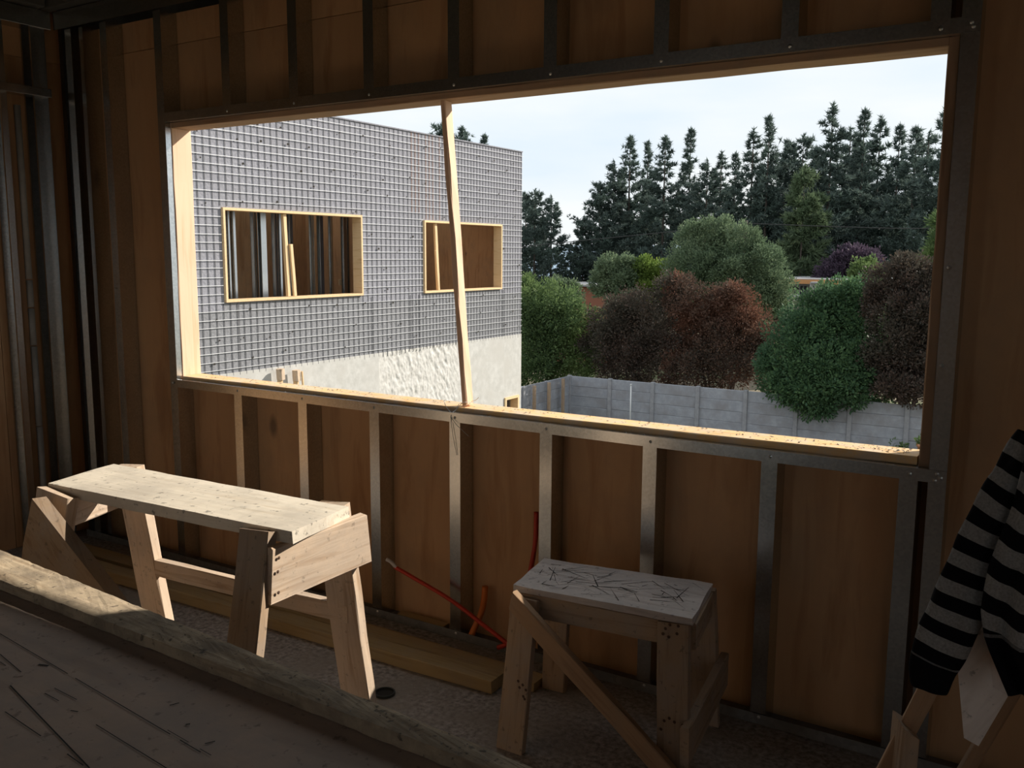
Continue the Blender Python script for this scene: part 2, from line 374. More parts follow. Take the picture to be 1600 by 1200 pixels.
stud(-4.05, 0, H, wall); stud(-3.652, 0, H, wall, w=.05); stud(-4.33, 0, H, wall); stud(-4.22, 0, H, wall, w=.03, y=.004)
stud(-.335, 0, H, wall, w=.047)
for x in (.09, .49, .89, 1.29, 1.69, 2.09, 2.49, 2.89): stud(x+.02, 0, H, wall)
u_track('sill_track', (-3.604, -.003, .902), (-.288, 0, .902), .036, .094, wall, 'up')
u_track('head_track', (-3.604, -.003, 2.084), (-.288, 0, 2.084), .040, .094, wall, 'down')
u_track('floor_track', (-4.40, -.004, .002), (3.1, 0, .002), .034, .096, wall, 'down', M_track)
u_track('top_track', (-4.40, -.012, 2.66), (3.1, 0, 2.66), .085, .10, wall, 'up')
scr_V = [];
def screw_mesh():
    V = [(0, -.0035, 0)]; F = []
    for k in range(8): V.append((.0055*math.cos(k*math.pi/4), 0, .0055*math.sin(k*math.pi/4)))
    for k in range(8): F.append((0, 1+(k+1) % 8, 1+k))
    F.append(tuple(range(1, 9))); return mesh_from('screw', V, F, M_screw, False)
SCREW = screw_mesh()
def screw(x, z, y=-.003): link('screw', SCREW, Matrix.Translation((x, y, z)), wall)
for x in SX:
    screw(x+.028, .884); screw(x+.028, 2.10); screw(x+.03, .026, -.004)
for dx, dz in ((-.313, .893), (-.303, .882), (-.318, .873), (-.31, 2.108), (-.305, 2.097)): screw(dx, dz, -.004)
screw(-3.63, .885, -.004); screw(-.322, 1.20, -.002); screw(-.322, 1.47, -.002); screw(-4.03, 1.32, -.002)
# upper dark wall above the top track
box('beam', (-4.45, -.06, 2.665), (3.15, -.0, 2.86), M_beam, wall, .004)
for x in (-4.2, -3.95, -3.6): box('beam_stiffener', (x, -.085, 2.67), (x+.05, -.06, 2.86), M_beam, wall, .003)

# left wall
wl = thing('wall_left', (XL, -2, 0), kind='structure')
for a, b in ((-5.2, -3.98), (-3.98, -2.76), (-2.76, -1.54), (-1.54, -.32), (-.32, .088)):
    for z0, z1 in ((0, 2.44), (2.44, H)):
        box('plywood_sheet', (XL-.102, a+.0015, z0+.001), (XL-.09, b-.0015, z1-.001), M_ply, wl)
box('insulation_slab', (XL-.14, -5.3, -.6), (XL-.104, .10, H+.2), M_insul, wl)
for y in (-.049, -.257, -.62, -1.02, -1.42, -1.82, -2.22, -2.62, -3.02, -3.42, -3.82, -4.22, -4.62, -5.02):
    w_ = .072 if y == -.049 else (.03 if y == -.257 else .05)
    link('stud', stud_mesh(H, w_), Matrix.Translation((XL, y-w_, 0)) @ Matrix.Rotation(math.radians(90), 4, 'Z'), wl)
box('noggin_track', (XL-.03, -1.6, 2.245), (XL+.05, -.06, 2.285), M_steel, wl, .002)
box('top_track', (XL-.09, -5.2, 2.575), (XL+.012, -.02, 2.66), M_steel, wl, .002)
box('beam', (XL-.02, -5.2, 2.665), (XL+.06, -.07, 2.86), M_beam, wl, .004)
# corner posts
for (x, y, w_) in ((-4.40, .01, .03), (-4.36, .03, .03)):
    link('stud', stud_mesh(H, w_), Matrix.Translation((x, y, 0)), wl)
wrt = thing('wall_right', (XR, -2, 0), kind='structure')  # unseen wall; its opening is added to brighten the room
for lo, hi in (((XR+.09, YR, 0), (XR+.11, -4.2, H)), ((XR+.09, -4.2, 0), (XR+.11, -2.4, .9)), ((XR+.09, -4.2, 2.1), (XR+.11, -2.4, H)), ((XR+.09, -2.4, 0), (XR+.11, .09, H))):
    box('plywood_sheet', lo, hi, M_ply, wrt)
# unseen rear wall; both openings added to light the room from behind
wr = thing('wall_rear', (0, YR, 0), kind='structure')
for lo, hi in (((-4.5, YR-.1, 0), (-3.2, YR-.08, H)), ((-3.2, YR-.1, 2.1), (3.3, YR-.08, H)), ((-2.2, YR-.1, 0), (-.2, YR-.08, 2.1)), ((-.2, YR-.1, 0), (1.8, YR-.08, .9)), ((-.2, YR-.1, .9), (.9, YR-.08, 2.1)), ((1.8, YR-.1, 0), (3.3, YR-.08, 2.1))):
    box('plywood_sheet', lo, hi, M_ply, wr)

# ------------------------------------------------------------------ timber window frame
win = thing('window_1', (-1.98, .08, .9), kind='structure')
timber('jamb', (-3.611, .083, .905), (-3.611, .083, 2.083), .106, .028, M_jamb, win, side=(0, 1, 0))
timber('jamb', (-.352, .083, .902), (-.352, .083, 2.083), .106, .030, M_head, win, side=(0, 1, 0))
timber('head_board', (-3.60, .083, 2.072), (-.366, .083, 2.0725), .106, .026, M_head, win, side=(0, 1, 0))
timber('sill_board', (-3.592, .083, .904), (-.372, .083, .917), .110, .025, M_sillw, win, side=(0, 1, 0), bow=-.004)
# cement crumbs left on the sill, too many and small to count
cr = []
def crumb(cx, cy, cz, s):
    b = rng.normal(size=(4, 3)); b /= np.linalg.norm(b, axis=1)[:, None]; b *= s*rng.uniform(.5, 1, (4, 1)); b[:, 2] = np.abs(b[:, 2])*.7
    c = np.array((cx, cy, cz))
    for f in ((0, 1, 2), (0, 2, 3), (0, 3, 1), (1, 3, 2)): cr.extend([c+b[k] for k in f])
def sill_top(x): s = (x+3.592)/3.22; return .904+.013*s+.0125-.004*4*s*(1-s)
for k in range(420):
    x = -.40-3.1*(rng.random()**2.2); crumb(x, rng.uniform(.045, .135), sill_top(x), rng.uniform(.002, .0085))
for k in range(120):
    x = rng.uniform(-3.5, -2.1); crumb(x, rng.uniform(.04, .135), sill_top(x), rng.uniform(.002, .006))
for k in range(150):
    x = rng.uniform(-3.5, -.36); crumb(x, rng.uniform(.0, .02), .902, rng.uniform(.002, .006))
link('sill_crumbs', fast_mesh('crumbs', cr, 3, M_rubble), None, None, 'pale cement crumbs scattered along the window sill', 'debris', kind='stuff')
# prop
pr0 = Vector((-1.977, .073, .925)); pr1 = Vector((-2.075, .073, 2.060))
timber('timber_prop', pr0, pr1, .046, .0225, M_jamb, None, side=(0, 1, 0), rough=.002, label='slim pine batten wedged upright in the big window opening', cat='batten')
# tie wire at the prop's foot
tw = thing('tie_wire', (-1.99, .05, .91), 'thin tie wire looped over the sill at the foot of the batten', 'wire')
def wire(pts): tube('wire_strand', [Vector(p) for p in pts], .0011, M_wire, tw, 5)
wire([(-1.99, .06, .928), (-1.985, .03, .934), (-1.993, .02, .915), (-2.00, .004, .90), (-2.002, -.004, .885), (-1.995, -.006, .84), (-1.985, -.006, .79), (-1.975, -.003, .74)])
wire([(-2.06, .08, .930), (-2.055, .03, .936), (-2.04, .018, .918), (-2.005, .002, .899), (-2.001, -.005, .89)])
wire([(-1.95, .07, .935), (-1.965, .03, .94), (-1.985, .018, .92), (-2.00, -.003, .892)])
wire([(-2.0, -.005, .886), (-1.97, -.012, .86), (-1.94, -.006, .835), (-1.92, -.004, .82)])
wire([(-1.99, .10, .93), (-1.94, .07, .945), (-1.91, .05, .962)])

# ------------------------------------------------------------------ things on the floor along the wall
def floor_timber(p0, p1, w, t, label, m=M_floorw):
    return timber('floor_timber', p0, p1, w, t, m, None, side=(0, 1, 0), rough=.002, label=label, cat='timber', group='timbers lying along the window wall')
floor_timber((-1.615, -.268, .0255), (-4.28, -.335, .0255), .078, .049, 'yellow square-cut timber lying foremost on the floor along the wall')
floor_timber((-1.50, -.172, .0185), (-4.2, -.19, .0185), .085, .035, 'flat crumb-covered timber lying between the front timber and steel floor track')
floor_timber((-2.30, .045, .016), (-2.06, .040, .016), .04, .022, 'short offcut batten lying inside the wall bay beside the orange pipe')
tube('red_conduit', [py(617, 886, -.06), py(650, 905, -.055), py(705, 938, -.05), py(760, 980, -.05), py(796, 1008, -.06)], .0085, M_red, None, 8, label='red flexible conduit leaning across the studs with a taped end', cat='pipe')
# taped end belongs to the conduit
_c = bpy.data.objects['red_conduit']
tube('tape', [py(604, 874, -.065), py(611, 878, -.062), py(620, 888, -.06)], .0078, M_tape, _c, 8)
tube('orange_pipe', [py(758, 916, .055), py(756, 940, .05), py(750, 962, .04), py(734, 998, .012)], .0125, M_orange, None, 10, label='short orange pipe stub standing in the wall bay behind the red conduit', cat='pipe')
tube('red_conduit', [py(838, 800, .02), py(836, 850, .01), py(826, 905, -.02), py(812, 960, -.04), py(799, 1000, -.05), py(778, 1012, -.055)], .009, M_red, None, 8, label='red conduit rising behind the low grey sawhorse beside a stud', cat='pipe')
# floor sleeve: a short dark pipe standing flush in the floor
slv = thing('floor_sleeve', (-1.925, -.50, 0), 'dark round pipe sleeve in the floor beside a sawhorse leg', 'pipe')
ring = []
V = []; F = []
for (r, z) in ((.036, .001), (.036, .010), (.031, .010), (.031, .002)):
    for k in range(20): V.append((r*math.cos(k*math.pi/10), r*math.sin(k*math.pi/10), z))
for a in range(3):
    for k in range(20): F.append((a*20+k, a*20+(k+1) % 20, (a+1)*20+(k+1) % 20, (a+1)*20+k))
link('rim', mesh_from('rim', V, F, plain('black_pipe', (.03, .035, .03), .5)), Matrix.Translation((-1.925, -.50, 0)), slv)
link('bore', mesh_from('bore', [(.032*math.cos(k*math.pi/10), .032*math.sin(k*math.pi/10), .002) for k in range(20)], [tuple(range(20))], M_dark), Matrix.Translation((-1.925, -.50, 0)), slv)
# rubble dust
cr = []
for k in range(2600):
    x = rng.uniform(-4.2, -.2); y = rng.uniform(-1.2, -.05); crumb(x, y, 0, rng.uniform(.0015, .006)*(1.8 if rng.random() < .06 else 1))
link('floor_crumbs', fast_mesh('crumbs', cr, 3, M_rubble), None, None, 'small crumbs of cement strewn over the dusty floor', 'debris', kind='stuff')

# grey conduit on the left wall
gc = thing('wall_conduit', (XL-.018, -.20, 0), 'grey jointed conduit running up the left stud wall', 'pipe')
zz = [0.02, .62, 1.03, 1.22, 1.36, 2.2]
for a, b in zip(zz, zz[1:]): tube('conduit_length', [(XL-.018, -.200, a+.003), (XL-.018, -.200, b-.003)], .0155, M_pvc, gc, 10, 1)

# ------------------------------------------------------------------ nails
def nail_mesh(r=.005):
    V = [(0, 0, .0012)]+[(r*math.cos(k*math.pi/3), r*math.sin(k*math.pi/3), 0) for k in range(6)]
    return mesh_from('nail', V, [(0, 1+k, 1+(k+1) % 6) for k in range(6)], M_nail)
NAIL = nail_mesh()
def nail(p, nrm, parent):
    q = Vector(nrm).normalized(); M = Matrix.Translation(Vector(p)+q*.0012) @ q.to_track_quat('Z', 'Y').to_matrix().to_4x4()
    link('nail', NAIL, M, parent)

# ------------------------------------------------------------------ the long sawhorse
h1 = thing('sawhorse', (-2.15, -1.06, 0), 'long dusty wooden sawhorse standing in sunlight behind the long plank', 'sawhorse')
zt = .8025
A = Vector((-2.625, -1.226, zt)); B = Vector((-2.69, -.962, zt)); C_ = Vector((-1.685, -.920, zt)); D = Vector((-1.649, -1.170, zt))
def slab(name, quad, th, m, parent, n=10, rough=.002):
    """thick board from four top corners (near-left, far-left, far-right, near-right), uneven edges"""
    a, b, c, d = [Vector(q) for q in quad]; ctr = (a+b+c+d)/4; xdir = ((d-a)+(c-b)).normalized(); ydir = Vector((0, 0, 1)).cross(xdir)
    M = Matrix(((xdir.x, ydir.x, 0, ctr.x), (xdir.y, ydir.y, 0, ctr.y), (xdir.z, ydir.z, 1, ctr.z), (0, 0, 0, 1))); Mi = M.inverted()
    V = []; F = []; mrow = 4
    for lay in (0, 1):
        for i in range(n+1):
            for j in range(mrow+1):
                s, t = i/n, j/mrow
                p = (a*(1-s)+d*s)*(1-t)+(b*(1-s)+c*s)*t
                e = (i in (0, n)) or (j in (0, mrow))
                p = p+Vector((random.uniform(-rough, rough), random.uniform(-rough, rough), random.uniform(-.3, .3)*rough))
                if lay: p.z -= th
                elif e: p.z -= .0018
                V.append(Mi @ p)
    K = (n+1)*(mrow+1); idx = lambda l, i, j: l*K+i*(mrow+1)+j
    for i in range(n):
        for j in range(mrow):
            F.append((idx(0, i, j), idx(0, i+1, j), idx(0, i+1, j+1), idx(0, i, j+1)))
            F.append((idx(1, i, j+1), idx(1, i+1, j+1), idx(1, i+1, j), idx(1, i, j)))
        F.append((idx(0, i+1, 0), idx(0, i, 0), idx(1, i, 0), idx(1, i+1, 0)))
        F.append((idx(0, i, mrow), idx(0, i+1, mrow), idx(1, i+1, mrow), idx(1, i, mrow)))
    for j in range(mrow):
        F.append((idx(0, 0, j), idx(0, 0, j+1), idx(1, 0, j+1), idx(1, 0, j)))
        F.append((idx(0, n, j+1), idx(0, n, j), idx(1, n, j), idx(1, n, j+1)))
    return link(name, mesh_from(name, V, F, m), M, parent)
slab('top_board', (A, B, C_, D), .034, M_htop, h1, 14, .0025)
ex = (D-A).normalized(); ey = Vector((-ex.y, ex.x, 0))
def leg(name, top, bot, w, t, m, parent, side): return timber(name, top, bot, w, t, m, parent, side=side, rough=.0018)
# legs: near right, far right, far left, near left
nr = leg('leg', (-1.750, -1.190, .793), (-1.700, -1.385, 0), .100, .034, M_h2, h1, ex)
fr = leg('leg', (-1.765, -.905, .795), (-1.700, -.845, 0), .108, .034, M_horse, h1, ex)
fl = leg('leg', (-2.655, -.930, .793), (-2.575, -.865, 0), .115, .036, M_horse, h1, ex)
nl = leg('leg', (-2.545, -1.245, .788), (-2.62, -1.37, 0), .150, .036, M_horse, h1, ex)
# end boards
ap = timber('end_board', (-1.690, -1.215, .690), (-1.672, -.868, .700), .145, .026, M_horse, h1, side=(0, 0, 1), rough=.002, cut0=.10, cut1=-.10)
timber('end_board', (-2.625, -1.215, .700), (-2.690, -.915, .715), .115, .026, M_horse, h1, side=(0, 0, 1), rough=.002)
for (y, z) in ((-1.195, .735), (-1.20, .70), (-1.20, .645), (-.895, .745), (-.885, .655)):
    nail((-1.6735+.0, y, z), (1, -.05, 0), h1)
# rails between the far legs, and a broad diagonal board at the near left
timber('rail', (-2.56, -.905, .452), (-1.72, -.885, .470), .055, .030, M_horse, h1, side=(0, 0, 1))
def on_plane(u, v, p0, nrm): d = _ray(u, v); nrm = Vector(nrm); return CAM+d*((Vector(p0)-CAM).dot(nrm)/d.dot(nrm))
def prism(name, front, off, m, parent):
    """board from a front outline and a thickness vector"""
    n = len(front); c = sum(front, Vector())/n; x = (front[1]-front[0]).normalized(); zz_ = Vector(off).normalized(); y_ = zz_.cross(x).normalized(); x = y_.cross(zz_)
    M = Matrix(((x.x, y_.x, zz_.x, c.x), (x.y, y_.y, zz_.y, c.y), (x.z, y_.z, zz_.z, c.z), (0, 0, 0, 1))); Mi = M.inverted()
    V = [Mi @ p for p in front]+[Mi @ (p+Vector(off)) for p in front]
    F = [tuple(range(n)), tuple(range(2*n-1, n-1, -1))]+[(k, n+k, n+(k+1) % n, (k+1) % n) for k in range(n)]
    me = mesh_from(name, V, F, m)
    import bmesh
    bm = bmesh.new(); bm.from_mesh(me); bmesh.ops.recalc_face_normals(bm, faces=bm.faces); bm.to_mesh(me); bm.free()
    return link(name, me, M, parent)
pl_p, pl_n = (-2.6, -1.325, .79), (0, -1, .16)
prism('diagonal_board', [on_plane(u, v, pl_p, pl_n) for (u, v) in ((50, 779), (158, 917), (205, 985), (120, 1010), (30, 905), (36, 850))], (.012, .036, .0), M_h2, h1)
# spacer under board ends
timber('cross_block', (-2.66, -1.19, .748), (-2.70, -.96, .748), .05, .04, M_horse, h1, side=(0, 0, 1))

# ------------------------------------------------------------------ low sawhorse by the wall
h2 = thing('sawhorse', (-1.17, -.31, 0), 'low grey sawhorse with scratched top standing close to the wall', 'sawhorse')
zt2 = .50
a2, b2, c2_, d2 = Vector((-1.407, -.498, zt2)), Vector((-1.452, -.236, zt2)), Vector((-.900, -.150, zt2)), Vector((-.852, -.446, zt2))
slab('top_board', (a2, b2, c2_, d2), .022, M_h2top, h2, 10, .0025)
e2 = (d2-a2).normalized(); f2 = Vector((-e2.y, e2.x, 0))
timber('apron', a2+e2*.03+f2*.012+Vector((0, 0, -.058)), d2-e2*.02+f2*.012+Vector((0, 0, -.058)), .070, .024, M_h2, h2)
timber('apron', b2+e2*.03-f2*.012+Vector((0, 0, -.058)), c2_-e2*.02-f2*.012+Vector((0, 0, -.058)), .070, .024, M_h2, h2)
timber('end_board', d2-e2*.006+f2*.02+Vector((0, 0, -.063)), c2_-e2*.006-f2*.02+Vector((0, 0, -.063)), .080, .024, M_h2, h2)
timber('end_board', a2+e2*.012+f2*.02+Vector((0, 0, -.063)), b2+e2*.012-f2*.02+Vector((0, 0, -.063)), .080, .024, M_h2, h2)
leg('leg', (-1.360, -.505, .470), (-1.372, -.565, 0), .086, .026, M_h2, h2, e2)
leg('leg', (-.905, -.448, .475), (-.872, -.500, 0), .092, .026, M_h2, h2, e2)
leg('leg', (-1.405, -.215, .47), (-1.455, -.150, 0), .086, .026, M_h2, h2, e2)
leg('leg', (-.940, -.135, .47), (-.930, -.085, 0), .088, .026, M_h2, h2, e2)
timber('diagonal_brace', (-1.385, -.540, .470), (-.800, -.545, .025), .058, .024, M_brace, h2, side=(.6, 0, .8), rough=.002, cut0=-.4)
timber('side_rail', (-.835, -.520, .155), (-.885, -.055, .185), .115, .026, M_h2, h2, side=(0, 0, 1))
for (u, v) in ((1040, 982), (1047, 976), (1036, 990), (1060, 978), (1058, 990), (1045, 995)): nail(py(u, v, -.470)+Vector((0, 0, 0)), (0, -1, 0), h2)
for (u, v) in ((810, 1064), (817, 1070), (822, 1078), (818, 1088), (820, 1092), (812, 1074)): nail(py(u, v, -.563), (0, -1, 0), h2)
for (u, v) in ((1038, 1126), (1046, 1122), (1054, 1128), (1067, 1133), (1033, 1139)): nail(py(u, v, -.505), (0, -1, 0), h2)
# scratches cut into the top
cr = []
for k in range(95):
    s0, t0 = rng.uniform(.03, .95), rng.uniform(.06, .94); ang = rng.uniform(-.9, .9)+(1.3 if rng.random() < .45 else 0); L = rng.uniform(.02, .13)
    p = a2*(1-s0)*(1-t0)+d2*s0*(1-t0)+b2*(1-s0)*t0+c2_*s0*t0
    q = p+(e2*math.cos(ang)+f2*math.sin(ang))*L; rel = q-a2; ss = rel.dot(e2)/.555; tt = rel.dot(f2)/.265
    if not (.03 < ss < .97 and .04 < tt < .96): continue
    n = (q-p).normalized().cross(Vector((0, 0, 1)))*rng.uniform(.0006, .0020); z = Vector((0, 0, .0011))
    for w_ in (p-n+z, q-n*.3+z, q+n*.3+z, p+n+z): cr.append(w_)
link('saw_scratches', fast_mesh('scratches', cr, 4, M_dark), None, h2, kind='stuff')

# ------------------------------------------------------------------ work table in the foreground and the plank on it
ZP = .70; TP = .0275; ZT = ZP-TP-.001
tb = thing('work_table', (-1.9, -2.1, 0), 'worn plywood work table with saw cuts in the dark foreground', 'table')
pf0, pf1 = pz(0, 858, ZP), pz(760, 1168, ZP)     # far edge of plank
pn0, pn1 = pz(0, 905, ZP), pz(760, 1197, ZP)
tdir = Vector((pf1.x-pf0.x, pf1.y-pf0.y, 0)).normalized(); tnor = Vector((-tdir.y, tdir.x, 0))
fe = pf0+tnor*-.012
q0 = fe-tdir*1.15; q1 = fe+tdir*2.25
q0.z = q1.z = ZT; wd = 1.02
slab('table_top', (q0-tnor*wd, q0, q1, q1-tnor*wd), .018, M_table, tb, 16, .001)
for s in (.25, 1.5, 2.9):
    for dn in (.12, .9):
        p = q0+tdir*s-tnor*dn; p.z = ZT-.019
        timber('leg', p, (p.x, p.y, 0), .09, .035, M_h2, tb, side=tdir)
    p = q0+tdir*s-tnor*.06; q = q0+tdir*s-tnor*.96; p.z = q.z = ZT-.019-.045; o_ = tdir*.036
    timber('bearer', p+o_, q+o_, .09, .035, M_h2, tb, side=(0, 0, 1))
cr = []
def cut(u0, v0, u1, v1, w_=.0016, brk=0):
    p, q = pz(u0, v0, ZT+.0012), pz(u1, v1, ZT+.0012); n = (q-p).normalized().cross(Vector((0, 0, 1)))*w_*.5
    k = max(1, int((q-p).length/.03))
    for i in range(k):
        if brk and rng.random() < brk: continue
        a_, b_ = p+(q-p)*(i/k), p+(q-p)*((i+1)/k)
        for w in (a_-n, b_-n, b_+n, a_+n): cr.append(w)
for c in ((0, 990, 330, 1185, .002, .12), (0, 1022, 33, 1050, .002, 0), (16, 1071, 140, 1200, .0026, 0), (8, 1112, 64, 1150, .002, .1), (85, 1075, 120, 1093, .0018, 0), (70, 1083, 92, 1095, .0018, 0), (150, 1132, 260, 1200, .0018, .2),
          (105, 1178, 130, 1196, .002, 0), (20, 1058, 36, 1056, .002, 0), (265, 1102, 280, 1098, .003, 0), (320, 1162, 336, 1158, .003, 0), (110, 1110, 122, 1112, .003, 0), (290, 1132, 297, 1131, .004, 0), (0, 1034, 9, 1040, .002, 0), (230, 1122, 330, 1180, .0014, .3), (60, 1038, 76, 1040, .005, 0)):
    cut(*c)
link('saw_cuts', fast_mesh('cuts', cr, 4, M_dark), None, tb, kind='stuff')
plank = link('plank', None, None); bpy.data.objects.remove(plank); WM.pop('plank', None)
def z_at(p, z): p = Vector(p); p.z = z; return p
kx0, kx1 = -1.0, 2.15
def edge(e0, e1, s): d = (e1-e0).normalized(); return e0+d*s
po = slab('plank', (edge(pn0, pn1, kx0), edge(pf0, pf1, kx0), edge(pf0, pf1, kx1), edge(pn0, pn1, kx1)), TP, M_plank, None, 150, .0016)
tag(po, 'long cement-stained plank lying along the far edge of the work table', 'plank')
cr = []
for k in range(420):
    s = rng.random()**.8; t = rng.uniform(.08, .92); p = (pn0*(1-s)+pn1*s)*(1-t)+(pf0*(1-s)+pf1*s)*t
    crumb(p.x, p.y, ZP-.0005, rng.uniform(.0012, .004))
link('plank_crumbs', fast_mesh('crumbs', cr, 3, M_rubble), None, None, 'dried cement crumbs stuck on the long plank', 'debris', kind='stuff')

# ------------------------------------------------------------------ trestle at the right with the striped sweater
h3 = thing('trestle', (-.05, -1.05, 0), 'tall rough trestle of leaning boards under the striped sweater', 'trestle')
yb = -1.0
r0, r1 = py(1424, 1128, yb), py(1600, 790, yb); d_ = (r1-r0).normalized()
timber('rail', r0-d_*((r0.z-.005)/d_.z), r1+d_*.16, .032, .05, M_brace, h3, side=(1, 0, -.4))
yb2 = -1.03
s0, s1 = py(1512, 1200, yb2), py(1600, 1052, yb2); d2_ = (s1-s0).normalized()
timber('rail', s0-d2_*((s0.z-.005)/d2_.z), s1+d2_*.30, .024, .03, M_brace, h3, side=(1, 0, -.5))
p = py(1416, 1132, -1.02)
timber('leg', (p.x, -1.02, p.z), (p.x-.015, -1.05, .0), .032, .075, M_h2, h3, side=(.92, .4, 0), cut0=.6)
fa = [py(u, v, -1.15) for (u, v) in ((1506, 1153), (1552, 1074), (1537, 950), (1530, 880), (1480, 900), (1494, 1020))]
prism('step_board', fa, py(1529, 1166, -1.125)-py(1506, 1153, -1.15), M_step, h3)
timber('top_beam', (.03, -1.235, 1.185), (.03, -.88, 1.185), .09, .05, M_h2, h3, side=(1, 0, 0))
timber('leg', (.05, -.98, 1.155), (.32, -.92, 0), .09, .03, M_h2, h3, side=(0, 1, 0))
timber('leg', (.05, -1.16, 1.155), (.34, -1.22, 0), .09, .03, M_h2, h3, side=(0, 1, 0))

def stripemat():
    m, nt, bs, out = newmat('striped_knit')
    at = nt.nodes.new('ShaderNodeAttribute'); at.attribute_name = 'stripe'
    fr = nd(nt, 'ShaderNodeMath', _operation='FRACT'); nt.links.new(at.outputs['Fac'], fr.inputs[0])
    gt = nd(nt, 'ShaderNodeMath', _operation='GREATER_THAN'); gt.inputs[1].default_value = .5; nt.links.new(fr.outputs[0], gt.inputs[0])
    big = nd(nt, 'ShaderNodeMath', _operation='GREATER_THAN'); big.inputs[1].default_value = 0.0; nt.links.new(at.outputs['Fac'], big.inputs[0])
    mu = nd(nt, 'ShaderNodeMath', _operation='MULTIPLY'); nt.links.new(gt.outputs[0], mu.inputs[0]); nt.links.new(big.outputs[0], mu.inputs[1])
    vec, raw = coords(nt, (1, 1, 1), rnd=False)
    no = nd(nt, 'ShaderNodeTexNoise', Scale=260., Detail=2.); nt.links.new(vec, no.inputs['Vector'])
    col = mixc(nt, mu.outputs[0], (.006, .006, .008), ramp(nt, no.outputs['Fac'], [(.3, (.22, .22, .218)), (.7, (.33, .33, .325))]))
    nt.links.new(col, bs.inputs['Base Color']); bs.inputs['Roughness'].default_value = .95; bs.inputs['Specular IOR Level'].default_value = .1
    bump(nt, bs, no.outputs['Fac'], .25, .002); return m
M_knit = stripemat()
sw = thing('sweater', (-.06, -1.15, .75), 'black and grey striped knitted sweater draped over the tall trestle', 'sweater')
def stripe_mesh(name, V, F, S, parent):
    me = mesh_from(name, V, F, M_knit, True); a = me.attributes.new('stripe', 'FLOAT', 'POINT'); a.data.foreach_set('value', S)
    return link(name, me, None, parent)
# sleeve: limp tube from the shoulder down to a black ribbed cuff
def yat(u, v, y): return py(u, v, y)
axis_pts = [(1632, 690, 32, -1.21), (1588, 766, 38, -1.21), (1562, 802, 37, -1.21), (1540, 840, 34, -1.21), (1514, 900, 35, -1.21), (1491, 962, 36, -1.21), (1475, 1000, 33, -1.21), (1463, 1030, 31, -1.21), (1457, 1050, 28, -1.21), (1453, 1077, 22, -1.21)]
CP = smooth_path([yat(u, v, y) for (u, v, r, y) in axis_pts], 8); RR = [r for (_, _, r, _) in axis_pts]
NP = len(CP); V = []; F = []; S = []; nseg = 28; acc = 0.0
for i, p in enumerate(CP):
    f = i/8; k = min(int(f), len(RR)-2); r = (RR[k]*(1-(f-k))+RR[k+1]*(f-k))/1417*1.62
    d = (CP[min(i+1, NP-1)]-CP[max(i-1, 0)]).normalized(); b = Vector((0, 1, 0)); a = d.cross(b).normalized(); b = a.cross(d).normalized()
    if i: acc += (CP[i]-CP[i-1]).length
    for j in range(nseg):
        th = 2*math.pi*j/nseg
        fold = 1+.10*math.sin(3*th+acc*9)+.05*math.sin(5*th-acc*23)+.03*math.sin(acc*75+2*th)
        V.append(p+a*(r*fold*math.cos(th))+b*(r*.55*fold*math.sin(th))); 
        cuff = f > 7.05
        S.append(-1.0 if cuff else acc/.0475+.25+.10*math.cos(th-.6)+.05*math.sin(2*th))
for i in range(NP-1):
    for j in range(nseg): F.append((i*nseg+j, i*nseg+(j+1) % nseg, (i+1)*nseg+(j+1) % nseg, (i+1)*nseg+j))
F.append(tuple(range((NP-1)*nseg, NP*nseg)))
stripe_mesh('sleeve', V, F, S, sw)
# body: pleated panel hanging straight down, with a gathered black hem
LP_ = [py(u, v, -1.265) for (u, v) in ((1604, 700), (1586, 770), (1576, 812), (1563, 846), (1548, 888), (1539, 932), (1535, 953), (1537, 992), (1546, 1015), (1560, 1045), (1577, 1083))]
LZ = [-p.z for p in LP_]; LX = [p.x for p in LP_]
V = []; F = []; S = []; nu, nvv = 60, 64
zt_, zb_ = 1.245, LP_[-1].z+.002
for i in range(nvv+1):
    t = i/nvv; z = zt_+(zb_-zt_)*t
    for j in range(nu+1):
        s = j/nu
        xl = float(np.interp(-z, LZ, LX))
        x = xl+(.36-xl)*s
        amp = .016*min(1, .35+t)*(1-.5*max(0, (t-.85)/.15))
        y = -1.265-.012*t+amp*math.sin(s*26+1.2*math.sin(t*3))+.008*math.sin(s*61+t*5)+.05*(s-.2)**2
        if i == 0: y += .05
        V.append((x, y, z-.006*math.sin(s*9+.6)*(1-t)+.0*s)); S.append(-1.0 if z < LP_[7].z else (z+.012*math.sin(s*13))/.0545+.12)
for i in range(nvv):
    for j in range(nu): F.append((i*(nu+1)+j, i*(nu+1)+j+1, (i+1)*(nu+1)+j+1, (i+1)*(nu+1)+j))
bd = stripe_mesh('body', V, F, S, sw)
so = bd.modifiers.new('thick', 'SOLIDIFY'); so.thickness = .006
# collar fold over the shoulder
V = []; F = []; S = []
for i in range(17):
    t = i/16
    for j in range(25):
        s = j/24; x = -.035+.30*s+.0*t; z = 1.238+.012*math.sin(math.pi*t)-.16*max(0, t-.5)*(1-.3*s)+.006*math.sin(s*20); y = -1.27+.22*t+.01*math.sin(s*14)
        V.append((x, y, z)); S.append((z+y*.6)/.0545)
for i in range(16):
    for j in range(24): F.append((i*25+j, i*25+j+1, (i+1)*25+j+1, (i+1)*25+j))
sh = stripe_mesh('shoulder', V, F, S, sw); so = sh.modifiers.new('thick', 'SOLIDIFY'); so.thickness = .008

# ------------------------------------------------------------------ outside: ground
box('ground', (-90, -60, GROUND-.3), (60, 140, GROUND), M_ground, kind='structure')

